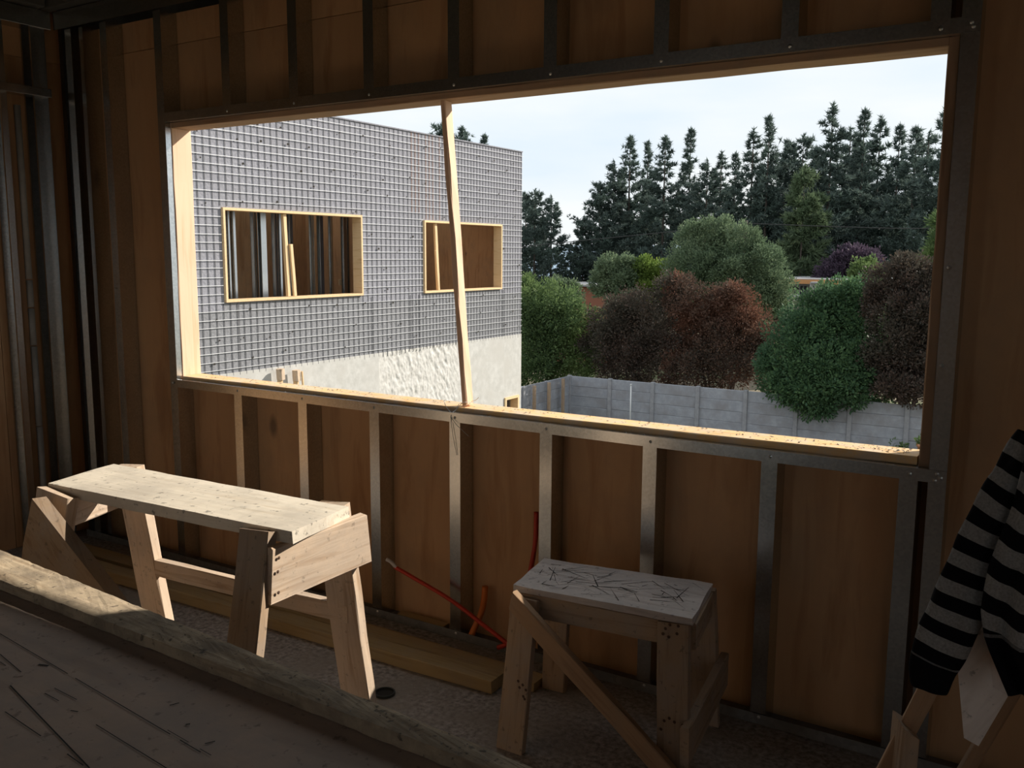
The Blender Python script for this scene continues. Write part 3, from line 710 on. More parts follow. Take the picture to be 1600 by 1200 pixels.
# ------------------------------------------------------------------ the wing opposite
BX = -10.0; BY0, BY1 = 2.2, 13.48; ZTOP, ZBASE = 3.555, -.168
W1 = (5.71, 8.515, .815, 2.10); W2 = (10.15, 12.68, .795, 2.075); WL = (12.82, 13.36, -2.05, -1.45)
bld = thing('building', (BX-3, 8, GROUND), 'unfinished wing with wire mesh over grey insulation and two timber framed openings', 'building')
def fac(name, y0, y1, z0, z1, m, x0=BX-.12, x1=BX): return box(name, (x0, y0, z0), (x1, y1, z1), m, bld)
ys = [BY0, 3.9, W1[0], 7.2, W1[1], W2[0], 11.4, W2[1], BY1]
for a, b in zip(ys, ys[1:]):
    inw = None
    for w_ in (W1, W2):
        if a >= w_[0]-.01 and b <= w_[1]+.01: inw = w_
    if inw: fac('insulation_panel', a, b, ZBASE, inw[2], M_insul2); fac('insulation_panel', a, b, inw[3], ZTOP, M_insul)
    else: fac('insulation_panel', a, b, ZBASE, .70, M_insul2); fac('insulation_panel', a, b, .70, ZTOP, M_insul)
# wires
def hsegs(z):
    e = BY1-.0; s = BY0
    cuts = [w_ for w_ in (W1, W2) if w_[2]-.03 < z < w_[3]+.03]
    out = []; y = s
    for w_ in cuts: out.append((y, w_[0]-.02)); y = w_[1]+.02
    out.append((y, e)); return out
STEP = .1155; xw = BX+.016
z = ZBASE+.06
while z < ZTOP-.01:
    for (a, b) in hsegs(z):
        dz = random.uniform(-.008, .008)
        ubox('mesh_wire', (xw, a, z-.0034+dz), (xw+.0065, b, z+.0034+dz), M_hwire, bld)
    z += STEP
y = BY0+.04; k = 0
while y < BY1-.01:
    rusty = 9.8 < y < 10.75
    segs = [(ZBASE-.05-.03*random.random(), ZTOP)]
    for w_ in (W1, W2):
        if w_[0]-.03 < y < w_[1]+.03: segs = [(ZBASE-.04, w_[2]-.02), (w_[3]+.02, ZTOP)]
    for (a, b) in segs:
        mt_ = M_rust if (rusty and b > 3 and random.random() < .55) else M_vwire
        if rusty and mt_ is M_rust and a < 1.5: ubox('mesh_wire', (xw-.0095, y-.0036, a), (xw-.003, y+.0036, 2.2), M_vwire, bld); a = 2.2
        ubox('mesh_wire', (xw-.0095, y-.0036, a), (xw-.003, y+.0036, b), mt_, bld)
    step = .119 if y < 9.7 else .1
    y += step; k += 1
for y in (5.95, 8.75, 9.78, 9.84, 10.02, 12.78):
    ubox('mesh_wire', (xw-.009, y-.003, ZBASE), (xw-.003, y+.003, .78), M_vwire, bld)
# black spacer clips, joined
cr = []
for r in range(12):
    z = ZBASE+.22+r*.30+random.uniform(-.05, .05)
    y = 4.6+random.uniform(0, .4)
    while y < BY1-.1:
        inside = any(w_[0]-.05 < y < w_[1]+.05 and w_[2]-.05 < z < w_[3]+.05 for w_ in (W1, W2))
        if not inside and random.random() < .8:
            zz_ = z+random.uniform(-.06, .06); s = random.uniform(.010, .019); x = xw+.013
            for w in ((x, y-s*1.3, zz_-s), (x, y+s*1.3, zz_-s*.7), (x, y+s, zz_+s), (x, y-s, zz_+s*.8)): cr.append(w)
        y += random.uniform(.42, .72)
link('spacer_clips', fast_mesh('clips', cr, 4, M_dark), None, bld, kind='stuff')
# concrete base with a low window
RX0, RX1 = 8.9, 11.35
for (y0, y1, z0, z1) in ((BY0, RX0, GROUND, ZBASE), (RX1, WL[0], GROUND, ZBASE), (WL[0], BY1, WL[3], ZBASE), (WL[0], WL[1], GROUND, WL[2]), (WL[1], BY1, GROUND, WL[3]), (RX0, RX1, GROUND, -2.3)):
    fac('concrete_panel', y0, y1, z0, z1, M_bconc, BX-.2, BX+.012)
# chipped patch: real relief
from mathutils import noise as mnoise
V = []; F = []; ny, nz = 150, 110
for i in range(ny+1):
    for j in range(nz+1):
        yy = RX0+(RX1-RX0)*i/ny; zz_ = -2.3+(ZBASE+2.3)*j/nz
        q = Vector((yy*11+zz_*4.5, zz_*5.5-yy*1.5, 0))
        h = mnoise.noise(q)+.6*mnoise.noise(q*2.3+Vector((3, 1, 0)))+.35*mnoise.noise(q*5)
        e = min(1, 9*min(i/ny, 1-i/ny))
        V.append((BX+.012+e*.017*(h-.35)-.004, yy, zz_))
for i in range(ny):
    for j in range(nz): a = i*(nz+1)+j; F.append((a, a+nz+1, a+nz+2, a+1))
link('chipped_concrete', mesh_from('chipped', V, F, M_brough, True), None, bld)
box('concrete_panel', (BX-.2, RX0, -2.3), (BX-.05, RX1, ZBASE), M_bconc, bld)
# timber frames
def bframe(w_, t=.034, post=None):
    y0, y1, z0, z1 = w_; f = link('window_frame', box_mesh(.19, y1-y0, t, M_bframe), Matrix.Translation((BX-.05, (y0+y1)/2, z0+t/2)), bld)
    box('frame_board', (BX-.145, y0, z1-t), (BX+.045, y1, z1), M_bframe, f)
    box('frame_board', (BX-.145, y0, z0+t), (BX+.045, y0+t, z1-t), M_bframe, f)
    box('frame_board', (BX-.145, y1-t, z0+t), (BX+.045, y1, z1-t), M_bframe, f)
    return f
f1 = bframe(W1); f2_ = bframe(W2); fL = bframe(WL, .05)
timber('prop', (BX-.03, 6.93, .86), (BX-.03, 6.88, 2.055), .06, .05, M_bframe, f1, side=(0, 1, 0))
timber('prop', (BX+.01, 7.02, .86), (BX+.01, 6.965, 1.62), .055, .04, M_bframe, f1, side=(0, 1, 0))
timber('prop', (BX-.03, 10.63, .84), (BX-.03, 10.55, 2.03), .07, .04, M_bframe, f2_, side=(0, 1, 0))
timber('prop', (BX+.00, 10.60, .84), (BX+.00, 10.53, 1.55), .05, .04, M_bframe, f2_, side=(0, 1, 0))
# inside of the wing
def ins(name, lo, hi, m): return box(name, lo, hi, m, bld)
ins('inner_floor', (-14.4, BY0, -.16), (BX-.13, BY1-.1, -.02), M_bconc)
ins('inner_ceiling', (-11.8, BY0, 2.9), (BX-.13, BY1-.1, 3.0), M_ceil)  # stops short of the back; gap added to let sky light inside
for k in range(9): ins('plywood_sheet', (-12.62, BY0+k*1.24, -.02), (-12.60, BY0+k*1.24+1.235, 2.9), M_ply)
ins('inner_partition', (-14.3, 9.9, -.02), (BX-.25, 9.94, 2.9), M_ply)
ins('inner_end_wall', (-14.3, BY1-.12, -.02), (BX-.13, BY1-.08, 2.9), M_ply)
for (u, xx, rot, w_) in ((356, -11.0, 92, .03), (364, -11.05, 80, .04), (397, -11.0, 100, .05), (407, -10.9, 84, .10), (429, -11.2, 95, .05), (436, -11.3, 70, .03), (453, -11.2, 88, .05), (488, -11.0, 100, .03), (499, -10.9, 85, .07), (517, -11.6, 92, .03), (536, -11.1, 86, .06), (543, -11.1, 100, .03), (564, -10.7, 92, .05)):
    p = px(u+2, 400, xx); link('stud', stud_mesh(2.9, w_, .088), Matrix.Translation((xx, p.y, -.02)) @ Matrix.Rotation(math.radians(rot), 4, 'Z'), bld)
for k in range(7): link('stud', stud_mesh(2.9, .05, .088), Matrix.Translation((-12.50, 10.3+.44*k, -.02)) @ Matrix.Rotation(math.radians(-90), 4, 'Z'), bld)
for k in range(6): link('stud', stud_mesh(2.9, .05, .088), Matrix.Translation((-12.50, 5.2+.7*k, -.02)) @ Matrix.Rotation(math.radians(-90), 4, 'Z'), bld)
# little light trestle seen through the first opening
p = px(538, 455, -11.2)
timber('inner_trestle_top', (-11.2, p.y-.13, .98), (-11.2, p.y+.10, .985), .10, .03, M_bframe, bld)
timber('inner_trestle_leg', (-11.2, p.y+.03, .97), (-11.2, p.y+.08, -.02), .07, .03, M_bframe, bld, side=(0, 1, 0))
# roof, side and rear
ins('parapet_cap', (BX-.14, BY0, ZTOP), (BX+.02, BY1, ZTOP+.02), M_insul)
ins('roof', (-11.8, BY0, 3.05), (BX-.12, BY1, 3.2), M_ceil)  # cut back like the ceiling, leaving the added gap for sky light
ins('end_wall', (-14.6, BY1-.08, GROUND), (BX-.12, BY1, ZTOP), M_insul)
ins('rear_wall', (-14.62, BY0, GROUND), (-14.45, BY1, ZTOP), M_insul)
ins('link_wall', (-14.6, BY0-.05, GROUND), (BX-.12, BY0, ZTOP), M_insul)
# two timber stakes against the concrete
for i, (u, v) in enumerate(((437, 576), (462, 578))):
    p = px(u, v, BX+.12)
    st = thing('form_stake', (BX+.12, p.y, GROUND), 'rounded timber stake in front of the concrete base, nearer the left jamb' if i == 0 else 'notched timber stake in front of the concrete base, beside the rounded stake', 'stake', 'stakes by the concrete base')
    timber('post', (BX+.12, p.y+.02, GROUND), (BX+.12, p.y, p.z-.11), .07, .05, M_bframe, st, side=(0, 1, 0))
    timber('cap_block', (BX+.14, p.y, p.z-.16), (BX+.14, p.y-.01, p.z), .10, .11, M_horse, st, side=(0, 1, 0), ch=.03)
    if i: timber('strip', (BX+.21, p.y+.06, p.z-.30), (BX+.20, p.y+.045, p.z-.02), .02, .03, M_bframe, st, side=(0, 1, 0))

# ------------------------------------------------------------------ precast concrete fence
FY = 28.0; FT = -3.18
fn = thing('fence', (-9, FY, GROUND), 'grey precast concrete panel fence across the garden below', 'fence')
FX = [-16.7+1.745*k for k in range(12)]
for x in FX: box('post', (x-.075, FY-.09, GROUND), (x+.075, FY+.07, FT+.03), M_fpost, fn, .015)
rows = 5; rh = (FT-GROUND)/rows
for a, b in zip(FX, FX[1:]):
    for r in range(rows):
        tilt = random.uniform(-.008, .008)
        o = box('panel', (a+.06, FY-.025+tilt, GROUND+r*rh+.0005), (b-.06, FY+.025+tilt, GROUND+(r+1)*rh-.0005), M_fence, fn, .014)
fn2 = thing('fence', (-16.7, 24, GROUND), 'shaded concrete fence running towards us behind wooden posts, left of the corner', 'fence')
LYs = [28-1.745*k for k in range(1, 7)]
for y in LYs: box('post', (-16.79, y-.075, GROUND), (-16.62, y+.075, FT+.0), M_fpost, fn2, .015)
for a, b in zip([28-.02]+LYs, LYs):
    for r in range(rows): box('panel', (-16.73, b+.06, GROUND+r*rh+.0005), (-16.68, a-.06, GROUND+(r+1)*rh-.0005), M_fence, fn2, .014)
for (u, v) in ((835, 605), (858, 600), (880, 594)):
    p = px(u, v, -16.45); timber('wooden_post', (-16.45, p.y, GROUND), (-16.45, p.y, p.z+.05), .11, .09, M_h2, fn2, side=(0, 1, 0))
p = py(986, 602, 27.7)
vp = thing('vent_pipe', (p.x, 27.7, GROUND), 'thin white pipe standing in front of the concrete fence', 'pipe')
tube('pipe', [(p.x, 27.7, GROUND), (p.x, 27.7, p.z)], .024, plain('white_pvc', (.75, .75, .74), .5), vp, 8, 1)
tube('pipe_cap', [(p.x, 27.7, p.z-.01), (p.x, 27.7, p.z+.05)], .036, plain('white_cap', (.7, .7, .69), .5), vp, 8, 1)

# ------------------------------------------------------------------ plants
def norm_rows(a): return a/np.maximum(np.linalg.norm(a, axis=1), 1e-6)[:, None]
def leaf_quads(P, D, size, asp=.45):
    n = len(P); S = size*rng.uniform(.6, 1.25, (n, 1)); R = norm_rows(np.cross(D, norm_rows(rng.normal(size=(n, 3)))))
    tip = P+D*S; mid = P+D*S*.5
    return np.stack([P, mid+R*S*asp*.5, tip, mid-R*S*asp*.5], axis=1).reshape(-1, 3)
def shrub_leaves(rx, ry, rz, n, size, lobes=26, lob=(.26, .44), droop=0., asp=.5, flat=0.):
    C = norm_rows(rng.normal(size=(lobes, 3))); C *= rng.uniform(.55, .80, (lobes, 1)); lr = rng.uniform(lob[0], lob[1], lobes)
    k = rng.integers(0, lobes, n); d = norm_rows(rng.normal(size=(n, 3)))
    rad = np.where(rng.random(n) < .7, rng.uniform(.85, 1.05, n), rng.uniform(.3, .9, n))
    P = (C[k]+d*(lr[k]*rad)[:, None])
    nc = n//4; dc = norm_rows(rng.normal(size=(nc, 3))); P[:nc] = dc*rng.uniform(.35, .78, (nc, 1)); d[:nc] = dc
    P = P*np.array((rx, ry, rz))
    D = norm_rows(d+rng.normal(size=(n, 3))*.7+np.array((0, 0, .25-droop)))
    return leaf_quads(P, D, size, asp)
def stem_geo(base, top, r, nb=4, spread=.6):
    V = []; F = []
    def add(pts, rr):
        v, f = tube_geo(pts, lambda t: rr*(1-.75*t), 6); o = len(V); V.extend(v); F.extend([tuple(i+o for i in q) for q in f])
    b, t = Vector(base), Vector(top); add(smooth_path([b, b*.5+t*.5+Vector((random.uniform(-.1, .1), random.uniform(-.1, .1), 0)), t], 4), r)
    return V, F
def shrub(name, x, y, zc, rx, ry, rz, n, size, m, label, cat='shrub', group=None, base=GROUND, **kw):
    o = thing(name, (x, y, base), label, cat, group)
    link('foliage', fast_mesh('foliage', shrub_leaves(rx, ry, rz, n, size, **kw), 4, m), Matrix.Translation((x, y, zc)), o)
    for k in range(4):
        a = k*1.57+random.uniform(0, 1); V, F = stem_geo((0, 0, 0), (math.cos(a)*rx*.5, math.sin(a)*ry*.5, (zc-base)+rz*.3), .07)
        link('stem', mesh_from('stem', V, F, M_bark, True), Matrix.Translation((x, y, base)), o)
    return o
def shrub_px(name, Y, blobs, n, size, m, label, cat='shrub', group=None, base=GROUND, droop=0., asp=.55, tuft=.16, up=.3, yj=.5, parent=None):
    """crown of overlapping tufted lobes; each lobe measured in the photo (u, v, radius) at depth Y"""
    cs = []
    for b in blobs:
        u, v, r = b[:3]; y = Y+(b[3] if len(b) > 3 else random.uniform(-yj, yj)); p = py(u, v, y); cs.append((p, r*(p-CAM).dot(fw)/FPX))
    for p, r in list(cs):
        for _ in range(4):
            d = Vector((random.uniform(-1, 1), random.uniform(-1, .3), random.uniform(-.5, 1))).normalized(); cs.append((p+d*r*random.uniform(.75, .98), r*random.uniform(.24, .42)))
    ctr = Vector((sum(p.x for p, _ in cs)/len(cs), Y, base)); tot = sum(r*r for _, r in cs); Q = []
    for p, r in cs:
        k = int(n*r*r/tot); nt_ = max(12, k//34)
        tc = norm_rows(rng.normal(size=(nt_, 3)))*(r*rng.choice([.8, .92, 1.0, 1.06, 1.16], size=(nt_, 1), p=[.3, .3, .2, .12, .08])*rng.uniform(.9, 1.05, (nt_, 1)))*np.array((1, .85, 1)); td = norm_rows(tc)
        tc = np.vstack([tc, norm_rows(rng.normal(size=(nt_//3, 3)))*r*rng.uniform(.2, .75, (nt_//3, 1))]); td = np.vstack([td, norm_rows(rng.normal(size=(nt_//3, 3)))])
        ix = rng.integers(0, len(tc), k); d = norm_rows(rng.normal(size=(k, 3)))
        P = tc[ix]+d*(tuft+.10*r)*rng.uniform(.3, 1., (k, 1)); D = norm_rows(td[ix]*.8+d*.9+np.array((0, 0, up-droop)))
        Q.append(leaf_quads(P+np.array(p-ctr), D, size, asp))
    o = parent or thing(name, ctr, label, cat, group)
    link('foliage', fast_mesh('foliage', np.vstack(Q), 4, m), Matrix.Translation(ctr), o)
    if parent is None:
        for p, r in cs[:5]:
            V, F = stem_geo((0, 0, 0), p-ctr, .07); link('stem', mesh_from('stem', V, F, M_bark, True), Matrix.Translation(ctr), o)
    return o
G1 = 'shrubs behind the fence'
shrub_px('garden_shrub', 30.4, ((838, 485, 42), (870, 478, 36), (895, 505, 38), (850, 540, 48), (890, 560, 42), (830, 570, 45), (915, 560, 30), (822, 455, 22)), 42000, .12, L_green, 'bright green leafy shrub beside the corner of the concrete fence', group=G1)
shrub_px('garden_shrub', 30.2, ((962, 508, 42), (988, 495, 34), (1015, 492, 38), (942, 545, 38), (985, 550, 52), (1035, 545, 50), (1045, 455, 26), (975, 590, 40)), 46000, .10, L_dark, 'dark reddish brown shrub left, next to the bright green one', group=G1)
shrub_px('garden_shrub', 30.3, ((1068, 462, 30), (1105, 485, 38), (1145, 482, 36), (1180, 515, 34), (1090, 525, 52), (1140, 550, 55), (1085, 580, 45), (1190, 560, 38), (1065, 445, 18), (1155, 460, 18)), 52000, .10, L_red, 'large russet brown shrub in the middle of the fence', group=G1)
lush = shrub_px('garden_shrub', 28.9, ((1262, 500, 42, .3), (1300, 482, 40, .4), (1340, 478, 38, .6), (1240, 545, 44, 0), (1285, 535, 52, 0), (1335, 540, 52, .3), (1220, 585, 36, -.5), (1360, 590, 40, .2), (1262, 580, 42, -.8), (1305, 580, 44, -.8), (1268, 615, 34, -1.2), (1298, 612, 34, -1.2), (1282, 632, 20, -1.3), (1330, 600, 32, -.9), (1235, 600, 30, -1.1)), 70000, .12, L_lush, 'lush round green shrub spilling over the concrete fence', group=G1, droop=.2)
shrub_px('garden_shrub', 28.7, ((1388, 445, 30), (1425, 432, 32), (1460, 438, 30), (1400, 485, 42), (1450, 490, 46), (1402, 545, 44), (1450, 550, 48), (1440, 590, 38), (1410, 412, 16), (1480, 520, 40), (1405, 590, 32), (1385, 605, 20, -.9), (1418, 610, 20, -.9), (1450, 612, 20, -.9)), 58000, .10, L_dark, 'tall dark brown shrub right, beside the window jamb', group=G1, yj=.25)
shrub_px('leafy_tree', 38.5, ((1085, 385, 32), (1120, 372, 32), (1155, 385, 34), (1190, 415, 36), (1090, 420, 42), (1145, 425, 46), (1205, 450, 34), (1180, 465, 40), (1215, 470, 22), (1110, 450, 40)), 52000, .12, L_pale, 'pale green round-headed tree rising behind the russet shrub', 'tree', up=.6)
shrub_px('garden_bush', 40.5, ((955, 418, 19), (980, 426, 24), (945, 440, 22), (970, 448, 28)), 12000, .15, L_grey, 'light green bush left of the yellow-green one', 'bush')
shrub_px('garden_bush', 41.0, ((1008, 422, 18), (1030, 428, 20), (1000, 440, 22), (1045, 425, 18), (1025, 445, 24)), 12000, .15, L_yellow, 'yellow-green bush touching the pale green tree', 'bush')
shrub_px('garden_bush', 41.5, ((872, 448, 14), (890, 458, 18), (878, 468, 18)), 6000, .15, L_grey, 'small grey-green bush behind the bright green shrub', 'bush')
shrub_px('purple_tree', 49, ((1305, 420, 20), (1330, 410, 24), (1355, 415, 20), (1318, 430, 22), (1345, 398, 14), (1290, 432, 14)), 14000, .17, L_purple, 'purple-leaved tree above the low house roof', 'tree', up=.6)
shrub_px('garden_bush', 43.5, ((1345, 425, 16), (1360, 420, 15), (1352, 435, 20)), 7000, .15, L_green, 'small green bush in front of the purple tree', 'bush')
shrub_px('feathery_tree', 39.5, ((1470, 350, 14), (1478, 375, 18), (1466, 400, 16), (1455, 415, 16), (1485, 410, 24), (1490, 340, 14)), 9000, .22, L_green, 'feathery light green tree at the right jamb', 'tree', asp=.2, up=.5)

def pine_mesh(seed, Hh, R, dens=1.0, needle=.34, conic=1.0, m=L_pine, low=.08, droop=0.):
    g = np.random.default_rng(seed); P = []; D = []
    z = Hh*low
    while z < Hh*.985:
        t = z/Hh; prof = (1-t)**(.95*conic)*(.6+.4*min(1, t/.2)); nb = int(g.integers(4, 7)) if t < .85 else 4
        for b in range(nb):
            a = g.uniform(0, 6.283); L = R*prof*g.uniform(.5, 1.25)+.10; el = g.uniform(-.15, .35)+.5*t-droop
            dirv = np.array((math.cos(a)*math.cos(el), math.sin(a)*math.cos(el), math.sin(el)))
            nc = max(3, int(L/.12*dens))
            for c in range(nc):
                s = g.uniform(.25, 1.0)**.7; pos = np.array((0, 0, z))+dirv*L*s+g.normal(size=3)*(.05+.05*L)*np.array((1, 1, .6))+np.array((0, 0, .10*L*s*s))
                P.append(pos); D.append(dirv+np.array((0, 0, .55-droop)))
        z += Hh*.034*g.uniform(.7, 1.3)*(1.1-.4*t)
    for k in range(6): P.append(np.array((0, 0, Hh*(.955+.0085*k)))); D.append(np.array((0, 0, 1.)))
    P = np.array(P); D = norm_rows(np.array(D)); K = 11
    P2 = np.repeat(P, K, axis=0); D2 = norm_rows(np.repeat(D, K, axis=0)*.8+g.normal(size=(len(P)*K, 3))*.75)
    n = len(P2); S = needle*g.uniform(.6, 1.2, (n, 1)); Rr = norm_rows(np.cross(D2, g.normal(size=(n, 3))))
    T = np.stack([P2-Rr*S*.13, P2+Rr*S*.13, P2+D2*S], axis=1).reshape(-1, 3)
    return fast_mesh('needles', T, 3, m)
def trunk_mesh(Hh, r): V, F = tube_geo([Vector((0, 0, Hh*k/6)) for k in range(7)], lambda t: r*(1-.9*t), 7); return mesh_from('trunk', V, F, M_bark, True)
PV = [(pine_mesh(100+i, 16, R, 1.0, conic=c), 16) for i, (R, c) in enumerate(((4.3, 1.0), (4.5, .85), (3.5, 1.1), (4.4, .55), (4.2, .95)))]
TR = trunk_mesh(16, .17)
pine_labels = {}
def pine(u, v, Y, k, label, wide=1.0):
    p = py(u, v, Y); h = p.z-GROUND; s = h/16
    M = Matrix.Translation((p.x, Y, GROUND)) @ Matrix.Rotation(random.uniform(0, 6.28), 4, 'Z')
    o = link('pine_tree', None, M, None, label, 'tree', 'pine belt behind the garden')
    Ms = M @ Matrix.Diagonal((s*wide, s*wide, s, 1))
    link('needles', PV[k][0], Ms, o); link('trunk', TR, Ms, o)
PN = [(690, 193, 62, 3, 'pine top showing above the mesh-covered wing, left of the batten'), (722, 199, 64, 0, 'pine top above the wing just right of the batten'), (757, 211, 66, 2, 'farther small pine top above the wing parapet'),
      (836, 297, 56, 3, 'rounded dark pine close to the corner of the wing'), (862, 306, 58, 1, 'second pine of the dark clump beside the wing'), (822, 310, 60, 3, 'pine half hidden behind the edge of the wing'),
      (912, 338, 58, 1, 'low spreading pine at the left end of the long pine belt'), (938, 285, 59, 3, 'stepped pine on the falling left flank of the belt'), (960, 252, 60, 1, 'pine on the left shoulder of the belt'),
      (985, 214, 61, 0, 'tall pine forming the left crown of the belt'), (1013, 222, 63, 2, 'narrow pine beside the left crown of the belt'), (1040, 214, 60, 0, 'pine with twin tip in the left group of the belt'),
      (1080, 202, 61, 2, 'slender pointed pine standing apart above the pale green tree'), (1106, 250, 59, 1, 'shorter pine right of the slender pointed one'), (1128, 238, 62, 4, 'pine in the dip above the pale green tree'), (1150, 240, 60, 2, 'thin pine in the dip of the belt'),
      (1178, 202, 58, 4, 'pine left of the tall forked conifer'), (1203, 182, 57, 2, 'tall pointed conifer with open branches in the middle of the belt'), (1228, 226, 62, 1, 'pine behind the open pointed conifer'), (1256, 212, 60, 3, 'broad pine left of the tallest tree'),
      (1302, 163, 57, 4, 'tallest open-crowned pine of the belt'), (1330, 200, 62, 1, 'pine filling behind the tallest one'), (1352, 172, 58, 2, 'dense narrow pine right of the tallest one'), (1377, 183, 61, 4, 'pine with a small crown behind the dense narrow one'),
      (1407, 196, 60, 2, 'slim pine left of the right-hand pair'), (1433, 200, 57, 0, 'dense conical pine near the right jamb'), (1452, 206, 62, 1, 'pine between the conical one and the jamb'), (1478, 168, 56, 4, 'tall pine cut by the right jamb'), (1520, 180, 58, 0, 'pine hidden partly by the right jamb')]
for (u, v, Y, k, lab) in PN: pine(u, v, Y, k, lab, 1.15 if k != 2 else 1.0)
# second, lower row closing the belt
fill = [(908, 372, 'left end of the belt, beside the gap to the wing'), (945, 345, 'the stepped left flank'), (985, 310, 'the left crown pine'), (1035, 300, 'the twin-tipped pine'), (1085, 305, 'the slender pointed pine'), (1130, 302, 'the dip above the pale tree'), (1180, 292, 'the pine left of the forked conifer'),
        (1225, 290, 'the drooping conifer, on its left'), (1290, 275, 'the tallest pine'), (1340, 270, 'the dense narrow pine'), (1392, 275, 'the slim right-hand pine'), (1440, 272, 'the dense conical pine'), (1495, 270, 'the right jamb')]
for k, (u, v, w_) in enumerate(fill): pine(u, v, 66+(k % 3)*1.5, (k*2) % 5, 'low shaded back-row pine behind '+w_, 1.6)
# drooping conifer in front
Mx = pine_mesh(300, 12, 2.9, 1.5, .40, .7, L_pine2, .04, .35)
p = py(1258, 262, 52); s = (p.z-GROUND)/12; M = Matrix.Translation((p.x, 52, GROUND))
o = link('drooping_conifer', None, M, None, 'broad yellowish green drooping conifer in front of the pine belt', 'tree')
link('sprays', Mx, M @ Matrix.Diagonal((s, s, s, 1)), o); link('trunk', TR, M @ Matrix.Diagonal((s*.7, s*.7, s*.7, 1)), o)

# ------------------------------------------------------------------ houses, wires, pots, hill
M_fascia = plain('orange_fascia', (.62, .30, .12), .7); M_hwall = noisy('grey_house_wall', (.36, .35, .34), (.44, .43, .41), scale=3, bstr=.1); M_roof = noisy('grey_roofing', (.30, .29, .29), (.40, .39, .39), scale=2, bstr=.2); M_pane = plain('dark_pane', (.04, .045, .05), .2); M_redw = plain('red_brown_wall', (.30, .12, .075), .8)
hs = thing('house', (-11, 47, GROUND), 'low house with orange fascia seen above the lush green shrub', 'house')
xa, xb_ = py(1225, 440, 45.5).x, py(1352, 440, 45.5).x; zf = py(1290, 441, 45.5).z
box('wall', (xa, 46, GROUND), (xb_, 51, zf-.1), M_hwall, hs)
box('roof', (xa-.6, 45.4, zf+.02), (xb_+.6, 52, zf+.16), M_roof, hs)
box('fascia', (xa-.6, 45.34, zf-.10), (xb_+.6, 45.4, zf+.12), M_fascia, hs)
za = py(1245, 461, 46).z; zb2 = py(1245, 445, 46).z
wnd = box('window', (py(1232, 450, 46).x, 45.93, za), (py(1262, 450, 46).x, 46.0, zb2), M_roof, hs)
xs = [py(1232+6*k, 450, 46).x for k in range(6)]
for a, b in zip(xs, xs[1:]): box('pane', (a+.03, 45.915, za+.05), (b-.03, 45.93, zb2-.05), M_pane, wnd)
box('lower_roof', (xa, 43.8, py(1245, 470, 44).z), (py(1262, 460, 44).x, 45.9, py(1245, 462, 44).z), M_roof, hs)
vt = link('roof_vent', box_mesh(.5, .5, .5, M_hwall, .04), Matrix.Translation((py(1274, 447, 45).x, 45.1, py(1274, 448, 45).z)), hs)
box('vent_cap', (py(1268, 441, 45).x, 44.7, py(1270, 443, 45).z), (py(1280, 441, 45).x, 45.4, py(1270, 441, 45).z), M_fence, vt)
hs2 = thing('house', (-25, 46, GROUND), 'red-brown house front with a dark roof edge behind the green shrubs', 'house')
x0, x1 = py(870, 450, 46).x, py(945, 450, 46).x; zr = py(905, 447, 46).z
box('wall', (x0, 46, GROUND), (x1, 50, zr-.05), M_redw, hs2); box('roof', (x0-.4, 45.6, zr), (x1+.4, 50.4, zr+.12), M_roof, hs2)
M_cable = plain('black_cable', (.03, .03, .03), .7)
tube('power_line', [py(690, 399, 44), py(900, 377, 44), py(1060, 361, 44), py(1165, 349, 44)], .022, M_cable, None, 5, 5, label='thin power line crossing in front of the left pines', cat='power line')
tube('power_line', [py(1165, 349, 44), py(1300, 354, 44), py(1420, 357, 44), py(1570, 355, 44)], .020, M_cable, None, 5, 5, label='thin power line crossing in front of the right pines', cat='power line')
for (u, v, lab) in ((690, 399, 'wooden utility pole hidden behind the wing'), (1165, 349, 'wooden utility pole hidden in the trees above the pale green tree'), (1570, 355, 'wooden utility pole right of the window')):
    p = py(u, v, 44); tube('utility_pole', [(p.x, 44, GROUND), (p.x, 44, p.z+.15)], .11, M_bark, None, 8, 1, label=lab, cat='pole')
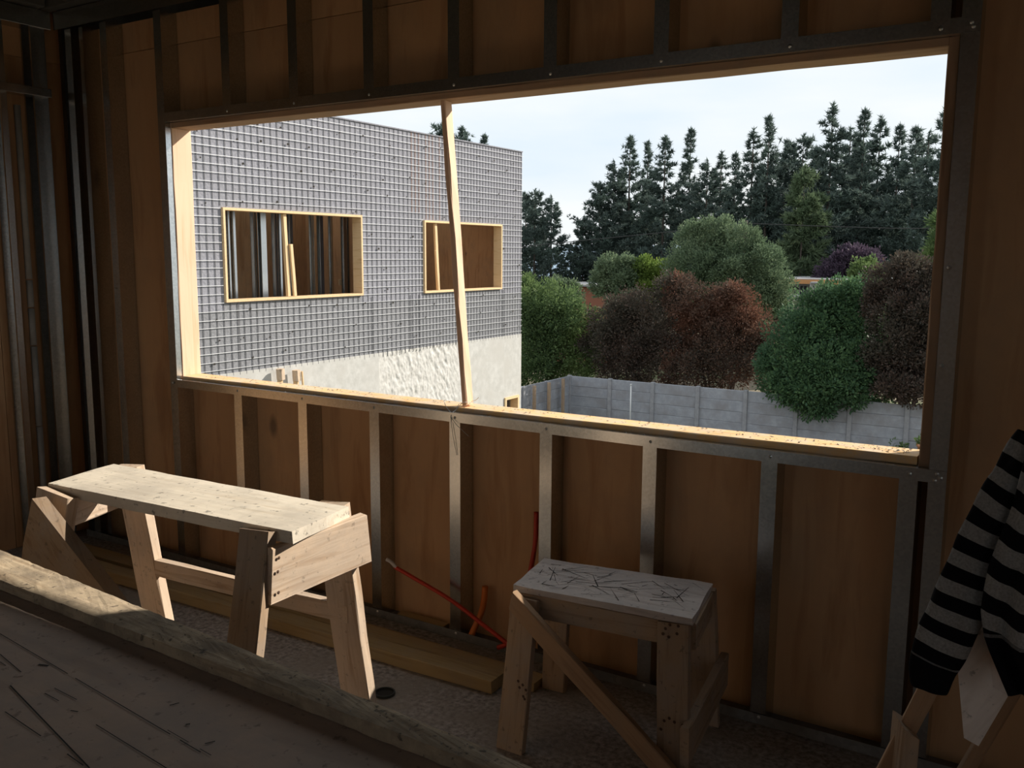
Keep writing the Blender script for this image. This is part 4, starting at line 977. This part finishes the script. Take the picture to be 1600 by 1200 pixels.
# plant pot
p = py(1447, 703, 26.2)
pt = thing('plant_pot', (p.x, 26.2, GROUND), 'terracotta pot with a small plant by the right jamb', 'plant pot')
gz = p.z+.18; V = []; F = []
for (r, z) in ((.17, gz-.62), (.25, gz-.08), (.28, gz-.08), (.28, gz), (.24, gz), (.23, gz-.05)):
    for k in range(16): V.append((r*math.cos(k*math.pi/8), r*math.sin(k*math.pi/8), z))
for a in range(5):
    for k in range(16): F.append((a*16+k, a*16+(k+1) % 16, (a+1)*16+(k+1) % 16, (a+1)*16+k))
link('pot', mesh_from('pot', V, F, plain('terracotta', (.50, .22, .11), .8), True), Matrix.Translation((p.x, 26.2, 0)), pt)
box('plinth', (p.x-.3, 25.9, GROUND), (p.x+.3, 26.5, gz-.62), M_fpost, pt)
link('foliage', fast_mesh('foliage', shrub_leaves(.25, .25, .16, 260, .12, lobes=6), 4, L_green), Matrix.Translation((p.x, 26.2, gz+.08)), pt)
for (u, v, hh, lab) in ((1402, 706, .75, 'spindly weed growing against the fence'), (1411, 703, .45, 'dark little bush against the fence beside the spindly weed')):
    p = py(u, v, 27.4); o = thing('weed', (p.x, 27.4, GROUND), lab, 'weed')
    link('foliage', fast_mesh('foliage', shrub_leaves(.16 if hh < .6 else .3, .15, hh*.5, 220, .1, lobes=7), 4, L_green if hh < .6 else L_grey), Matrix.Translation((p.x, 27.4, p.z)), o)
    V, F = stem_geo((0, 0, 0), (0, 0, p.z-GROUND), .015); link('stem', mesh_from('stem', V, F, M_bark), Matrix.Translation((p.x, 27.4, GROUND)), o)
# distant hill, atmospheric haze put into its pale blue colour
V = []; F = []
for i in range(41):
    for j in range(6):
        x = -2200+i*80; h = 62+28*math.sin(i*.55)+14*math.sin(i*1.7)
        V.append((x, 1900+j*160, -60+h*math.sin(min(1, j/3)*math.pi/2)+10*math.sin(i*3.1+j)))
for i in range(40):
    for j in range(5): a = i*6+j; F.append((a, a+6, a+7, a+1))
link('hill', mesh_from('hill', V, F, noisy('hill_haze_blue', (.30, .40, .50), (.36, .46, .56), scale=.01, bstr=0, world=True), True), None, None, kind='structure')
